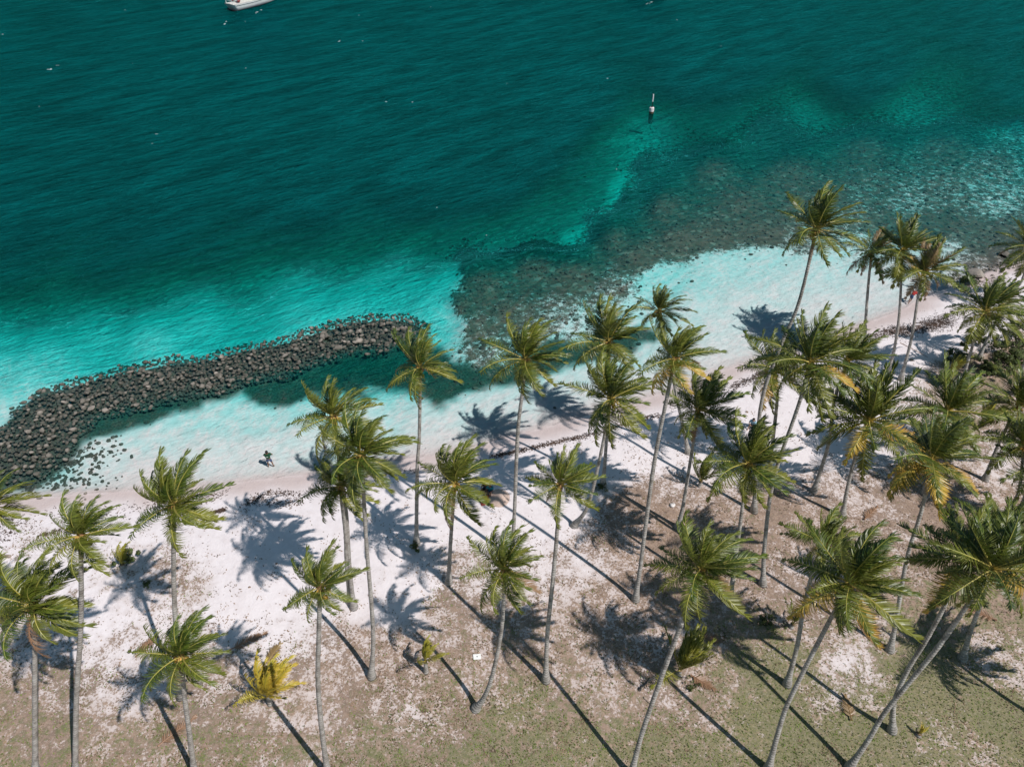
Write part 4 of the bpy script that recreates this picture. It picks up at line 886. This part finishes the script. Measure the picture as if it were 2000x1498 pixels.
# ------------------------------------------------------------------ beacon
B = at(1272, 221); bc = empty('channel_beacon', tuple(B), 'white-capped concrete beacon pile with slim pole standing at the reef edge', 'beacon')
def cyl(name, z0, z1, r0, r1, mat, parent, sides=14, off=(0, 0)):
    V, Fc = sweep([Vector((off[0], off[1], z0 + (z1 - z0) * t)) for t in (0, .33, .66, 1)], [r0 + (r1 - r0) * t for t in (0, .33, .66, 1)], sides); return mesh_obj(name, V, Fc, M[mat], parent)
cyl('pile', -1.6, .28, .36, .34, 'concrete', bc); cyl('cap', .28, .82, .38, .36, 'cap', bc); cyl('cap_top', .82, .90, .28, .24, 'cap', bc); cyl('collar', .90, 1.0, .13, .11, 'blackpole', bc); cyl('lower_pole', 1.0, 1.75, .06, .055, 'blackpole', bc); cyl('topmark_rod', 1.74, 2.85, .10, .095, 'white', bc)

# ------------------------------------------------------------------ boats
def hull_mesh(L, Bm, fb, stern_w, draft=.5, n=22, rake=.9):
    V, Fc = [], []
    for i in range(n + 1):
        s = i / n; x = -L / 2 + L * s; w = Bm / 2 * (stern_w + (1 - stern_w) * math.sin(min(s / .45, 1) * math.pi / 2)) if s < .45 else Bm / 2 * max(1 - ((s - .45) / .55) ** 2.2, 0) + .02
        sh = fb * (1 + .28 * (s - .3) ** 2 * 2); bow = rake * max(0, (s - .8) / .2) ** 1.5; st = -.0 if s > .05 else .0
        prof = [(-w, sh, bow), (-w * .97, sh * .55, bow * .6), (-w * .86, 0.06, 0), (-w * .45, -draft * .7, -.2 * bow), (0, -draft, -.4 * bow), (w * .45, -draft * .7, -.2 * bow), (w * .86, .06, 0), (w * .97, sh * .55, bow * .6), (w, sh, bow)]
        for (yy_, zz_, bx) in prof: V.append((x + bx + (1 - s) ** 8 * (.9 * (1 - zz_ / sh) if zz_ > 0 else .9), yy_, zz_))
    m = 9
    for i in range(n):
        for k in range(m - 1): a = i * m + k; Fc.append((a, a + m, a + m + 1, a + 1))
    Fc.append(tuple(range(m))); Fc.append(tuple(n * m + k for k in range(m))[::-1]); return V, Fc, n, m
def sailboat():
    Pw, Qw = at(450, 20), at(556, -8); c = (Pw + Qw) / 2; ang = math.atan2(Qw[1] - Pw[1], Qw[0] - Pw[0]); L = 13.4
    root = empty('sailboat', (0, 0, 0), 'white moored sailboat cut off by the top edge of the picture', 'sailboat'); st = at(450, 22); dv = Vector((math.cos(ang), math.sin(ang), 0)); root.location = Vector(st) + dv * (L / 2); root.location.z = 0; root.rotation_euler.z = ang
    V, Fc, n, m = hull_mesh(L, 3.9, 1.25, .78); mesh_obj('hull', V, Fc, M['white'], root, True)
    dk = []; F2 = []
    for i in range(n + 1): a = V[i * m]; b = V[i * m + m - 1]; dk += [(a[0], a[1] * .97, a[2] + .02), (a[0], 0, a[2] + .09), (b[0], b[1] * .97, b[2] + .02)]
    for i in range(n): a = i * 3; F2 += [(a, a + 1, a + 4, a + 3), (a + 1, a + 2, a + 5, a + 4)]
    mesh_obj('deck', dk, F2, M['deck'], root)
    V2, F3, _, _ = hull_mesh(L * 1.002, 3.95, .14, .72, .1); mesh_obj('waterline_stripe', V2, F3, M['antifoul'], root)
    for yv in (-1, 1):
        P_ = [Vector((V[i * m + (0 if yv < 0 else m - 1)])) + Vector((0, 0, -.22)) for i in range(1, n)]
        v, f = sweep([p_ + Vector((0, yv * .02, 0)) for p_ in P_], [.03] * len(P_), 4); mesh_obj('rub_rail', v, f, M['darkglass'], root)
    bm = bmesh.new(); vs = box_bm(bm, Vector((.8, 0, 1.55)), (5.4, 2.1, .55))
    for v in bm.verts:
        if v.co.z > 1.6: v.co.x = .8 + (v.co.x - .8) * .86; v.co.y *= .84
    bmesh.ops.bevel(bm, geom=bm.edges[:], offset=.10, segments=2); cab = bm_obj('cabin', bm, M['white'], root)
    for sx in (-.9, .4, 1.6):
        for sy in (-1, 1):
            bm = bmesh.new(); box_bm(bm, Vector((sx, sy * 1.0, 1.60)), (.8, .06, .2)); bm_obj('cabin_window', bm, M['darkglass'], root)
    for q in (2.9, 3.9): bm = bmesh.new(); box_bm(bm, Vector((q, 0, 1.62 if q > 3.2 else 1.86)), (.55, .55, .06)); bm_obj('hatch', bm, M['darkglass'], root)
    bm = bmesh.new(); box_bm(bm, Vector((-3.4, 0, 1.36)), (2.6, 1.5, .10)); bm_obj('cockpit', bm, M['deck'], root)
    V, Fc = sweep([Vector((-4.9, -1.2, 1.8)), Vector((-4.4, -.6, 2.15)), Vector((-4.2, 0, 2.25)), Vector((-4.4, .6, 2.15)), Vector((-4.9, 1.2, 1.8))], [.32, .42, .42, .42, .32], 8); mesh_obj('red_canopy', V, Fc, M['red'], root, True)
    V, Fc = sweep([Vector((-1.6, -1.05, 1.7)), Vector((-1.5, -.6, 2.15)), Vector((-1.5, .6, 2.15)), Vector((-1.6, 1.05, 1.7))], [.25, .3, .3, .25], 8); mesh_obj('spray_hood', V, Fc, M['red'], root, True)
    V, Fc = sweep([Vector((1.4, 0, 1.5)), Vector((1.4, 0, 17.5))], [.11, .07], 8); mesh_obj('mast', V, Fc, M['metal'], root)
    V, Fc = sweep([Vector((1.3, 0, 3.0)), Vector((-3.6, 0, 3.0))], [.08, .07], 8); mesh_obj('boom', V, Fc, M['metal'], root)
    V, Fc = sweep([Vector((1.2, 0, 3.2)), Vector((-1, 0, 3.24)), Vector((-3.5, 0, 3.16))], [.2, .18, .1], 8); mesh_obj('furled_sail', V, Fc, M['white'], root, True)
    for a, b in [((7.3, 0, 1.5), (1.4, 0, 16.8)), ((-6.5, 0, 1.3), (1.4, 0, 17.4)), ((1.2, 1.9, 1.3), (1.4, 0, 14)), ((1.2, -1.9, 1.3), (1.4, 0, 14))]: V, Fc = sweep([Vector(a), Vector(b)], [.02, .02], 4); mesh_obj('stay', V, Fc, M['metal'], root)
    for sy in (-1, 1):
        V, Fc = sweep([Vector((-6.4, sy * 1.3, 2.0)), Vector((-3, sy * 1.85, 2.0)), Vector((1, sy * 1.95, 2.0)), Vector((4.5, sy * 1.3, 2.1)), Vector((7.1, 0, 2.25))], [.018] * 5, 4); mesh_obj('guard_rail', V, Fc, M['metal'], root)
    for xx_, yy_ in [(-6.3, -1.3), (-6.3, 1.3), (-3, -1.85), (-3, 1.85), (1, -1.93), (1, 1.93), (4.5, -1.3), (4.5, 1.3)]: V, Fc = sweep([Vector((xx_, yy_, 1.2)), Vector((xx_, yy_, 2.05))], [.025, .02], 5); mesh_obj('stanchion', V, Fc, M['white'], root)
    V, Fc = sweep([Vector((-6.4, -1.3, 1.2)), Vector((-6.6, -1.0, 2.1)), Vector((-6.6, 1.0, 2.1)), Vector((-6.4, 1.3, 1.2))], [.06] * 4, 6); mesh_obj('stern_rail', V, Fc, M['white'], root)
sailboat()
def catamaran():
    c = at(1250, -9); root = empty('catamaran', (c[0] + 1.5, c[1] + 2.6, 0), 'far white catamaran whose hull bottoms just touch the top edge', 'catamaran'); root.rotation_euler.z = math.radians(100)
    for sy in (-1, 1):
        V, Fc, *_ = hull_mesh(10.5, 1.6, 1.5, .6, .4); o = mesh_obj('hull', V, Fc, M['white'], root, True); o.location.y = sy * 2.5
    bm = bmesh.new(); box_bm(bm, Vector((-.6, 0, 1.75)), (5.6, 4.6, .35)); bmesh.ops.bevel(bm, geom=bm.edges[:], offset=.1, segments=2); bm_obj('bridge_deck', bm, M['white'], root)
    bm = bmesh.new(); box_bm(bm, Vector((-.4, 0, 2.45)), (3.6, 4.0, 1.0))
    for v in bm.verts:
        if v.co.z > 2.4: v.co.x *= .75; v.co.y *= .8
    bmesh.ops.bevel(bm, geom=bm.edges[:], offset=.15, segments=2); bm_obj('cabin', bm, M['white'], root)
    bm = bmesh.new(); box_bm(bm, Vector((1.25, 0, 2.45)), (.2, 3.0, .35)); bm_obj('cabin_window', bm, M['darkglass'], root)
    V, Fc = sweep([Vector((1.2, 0, 2.8)), Vector((1.2, 0, 15))], [.11, .07], 8); mesh_obj('mast', V, Fc, M['metal'], root)
catamaran()

# ------------------------------------------------------------------ whitecap flecks
V, Fc = [], []
def fleck(px_, py_, s, k=3):
    s *= .45
    c = at(px_, py_)
    for _ in range(k):
        o_ = Vector((c[0] + random.gauss(0, s * .9), c[1] + random.gauss(0, s * .9), .05)); m = random.randint(6, 9); b = len(V); el = random.uniform(1.3, 2.6); ca, sa = math.cos(.6), math.sin(.6)
        V.append(tuple(o_ + Vector((0, 0, -.02))))
        for q in range(m):
            t = q / m * 6.283; rr = s * random.uniform(.25, .6); xx_, yy_ = math.cos(t) * rr * el, math.sin(t) * rr; V.append((o_.x + xx_ * ca - yy_ * sa, o_.y + xx_ * sa + yy_ * ca, -.005))
        for q in range(m): Fc.append((b, b + 1 + q, b + 1 + (q + 1) % m))
for a, b, s, k in [(98, 136, .55, 4), (113, 128, .35, 2), (438, 48, .5, 3), (442, 43, .4, 2), (243, 20, .3, 2), (662, 81, .5, 2), (707, 81, .3, 1), (481, 134, .4, 1), (754, 199, .35, 2), (807, 200, .35, 2), (306, 262, .3, 2), (296, 281, .25, 1), (842, 14, .4, 1), (1186, 153, .35, 2),
                   (1205, 330, .25, 1), (480, 43, .35, 1), (258, 125, .3, 1), (78, 208, .25, 1), (503, 24, .55, 3), (510, 20, .45, 3), (990, 163, .2, 1), (6, 68, .4, 1), (1410, 90, .3, 1), (1322, 40, .35, 2), (855, 406, .2, 1), (948, 460, .18, 1), (700, 30, .3, 1), (1266, 8, .5, 3), (1272, 5, .5, 3)]: fleck(a, b, s, k)
o = mesh_obj('foam_flecks', V, Fc, M['foam'], smooth=True); tag(o, 'scattered white foam flecks of small breaking waves on the open water', 'foam', kind='stuff')
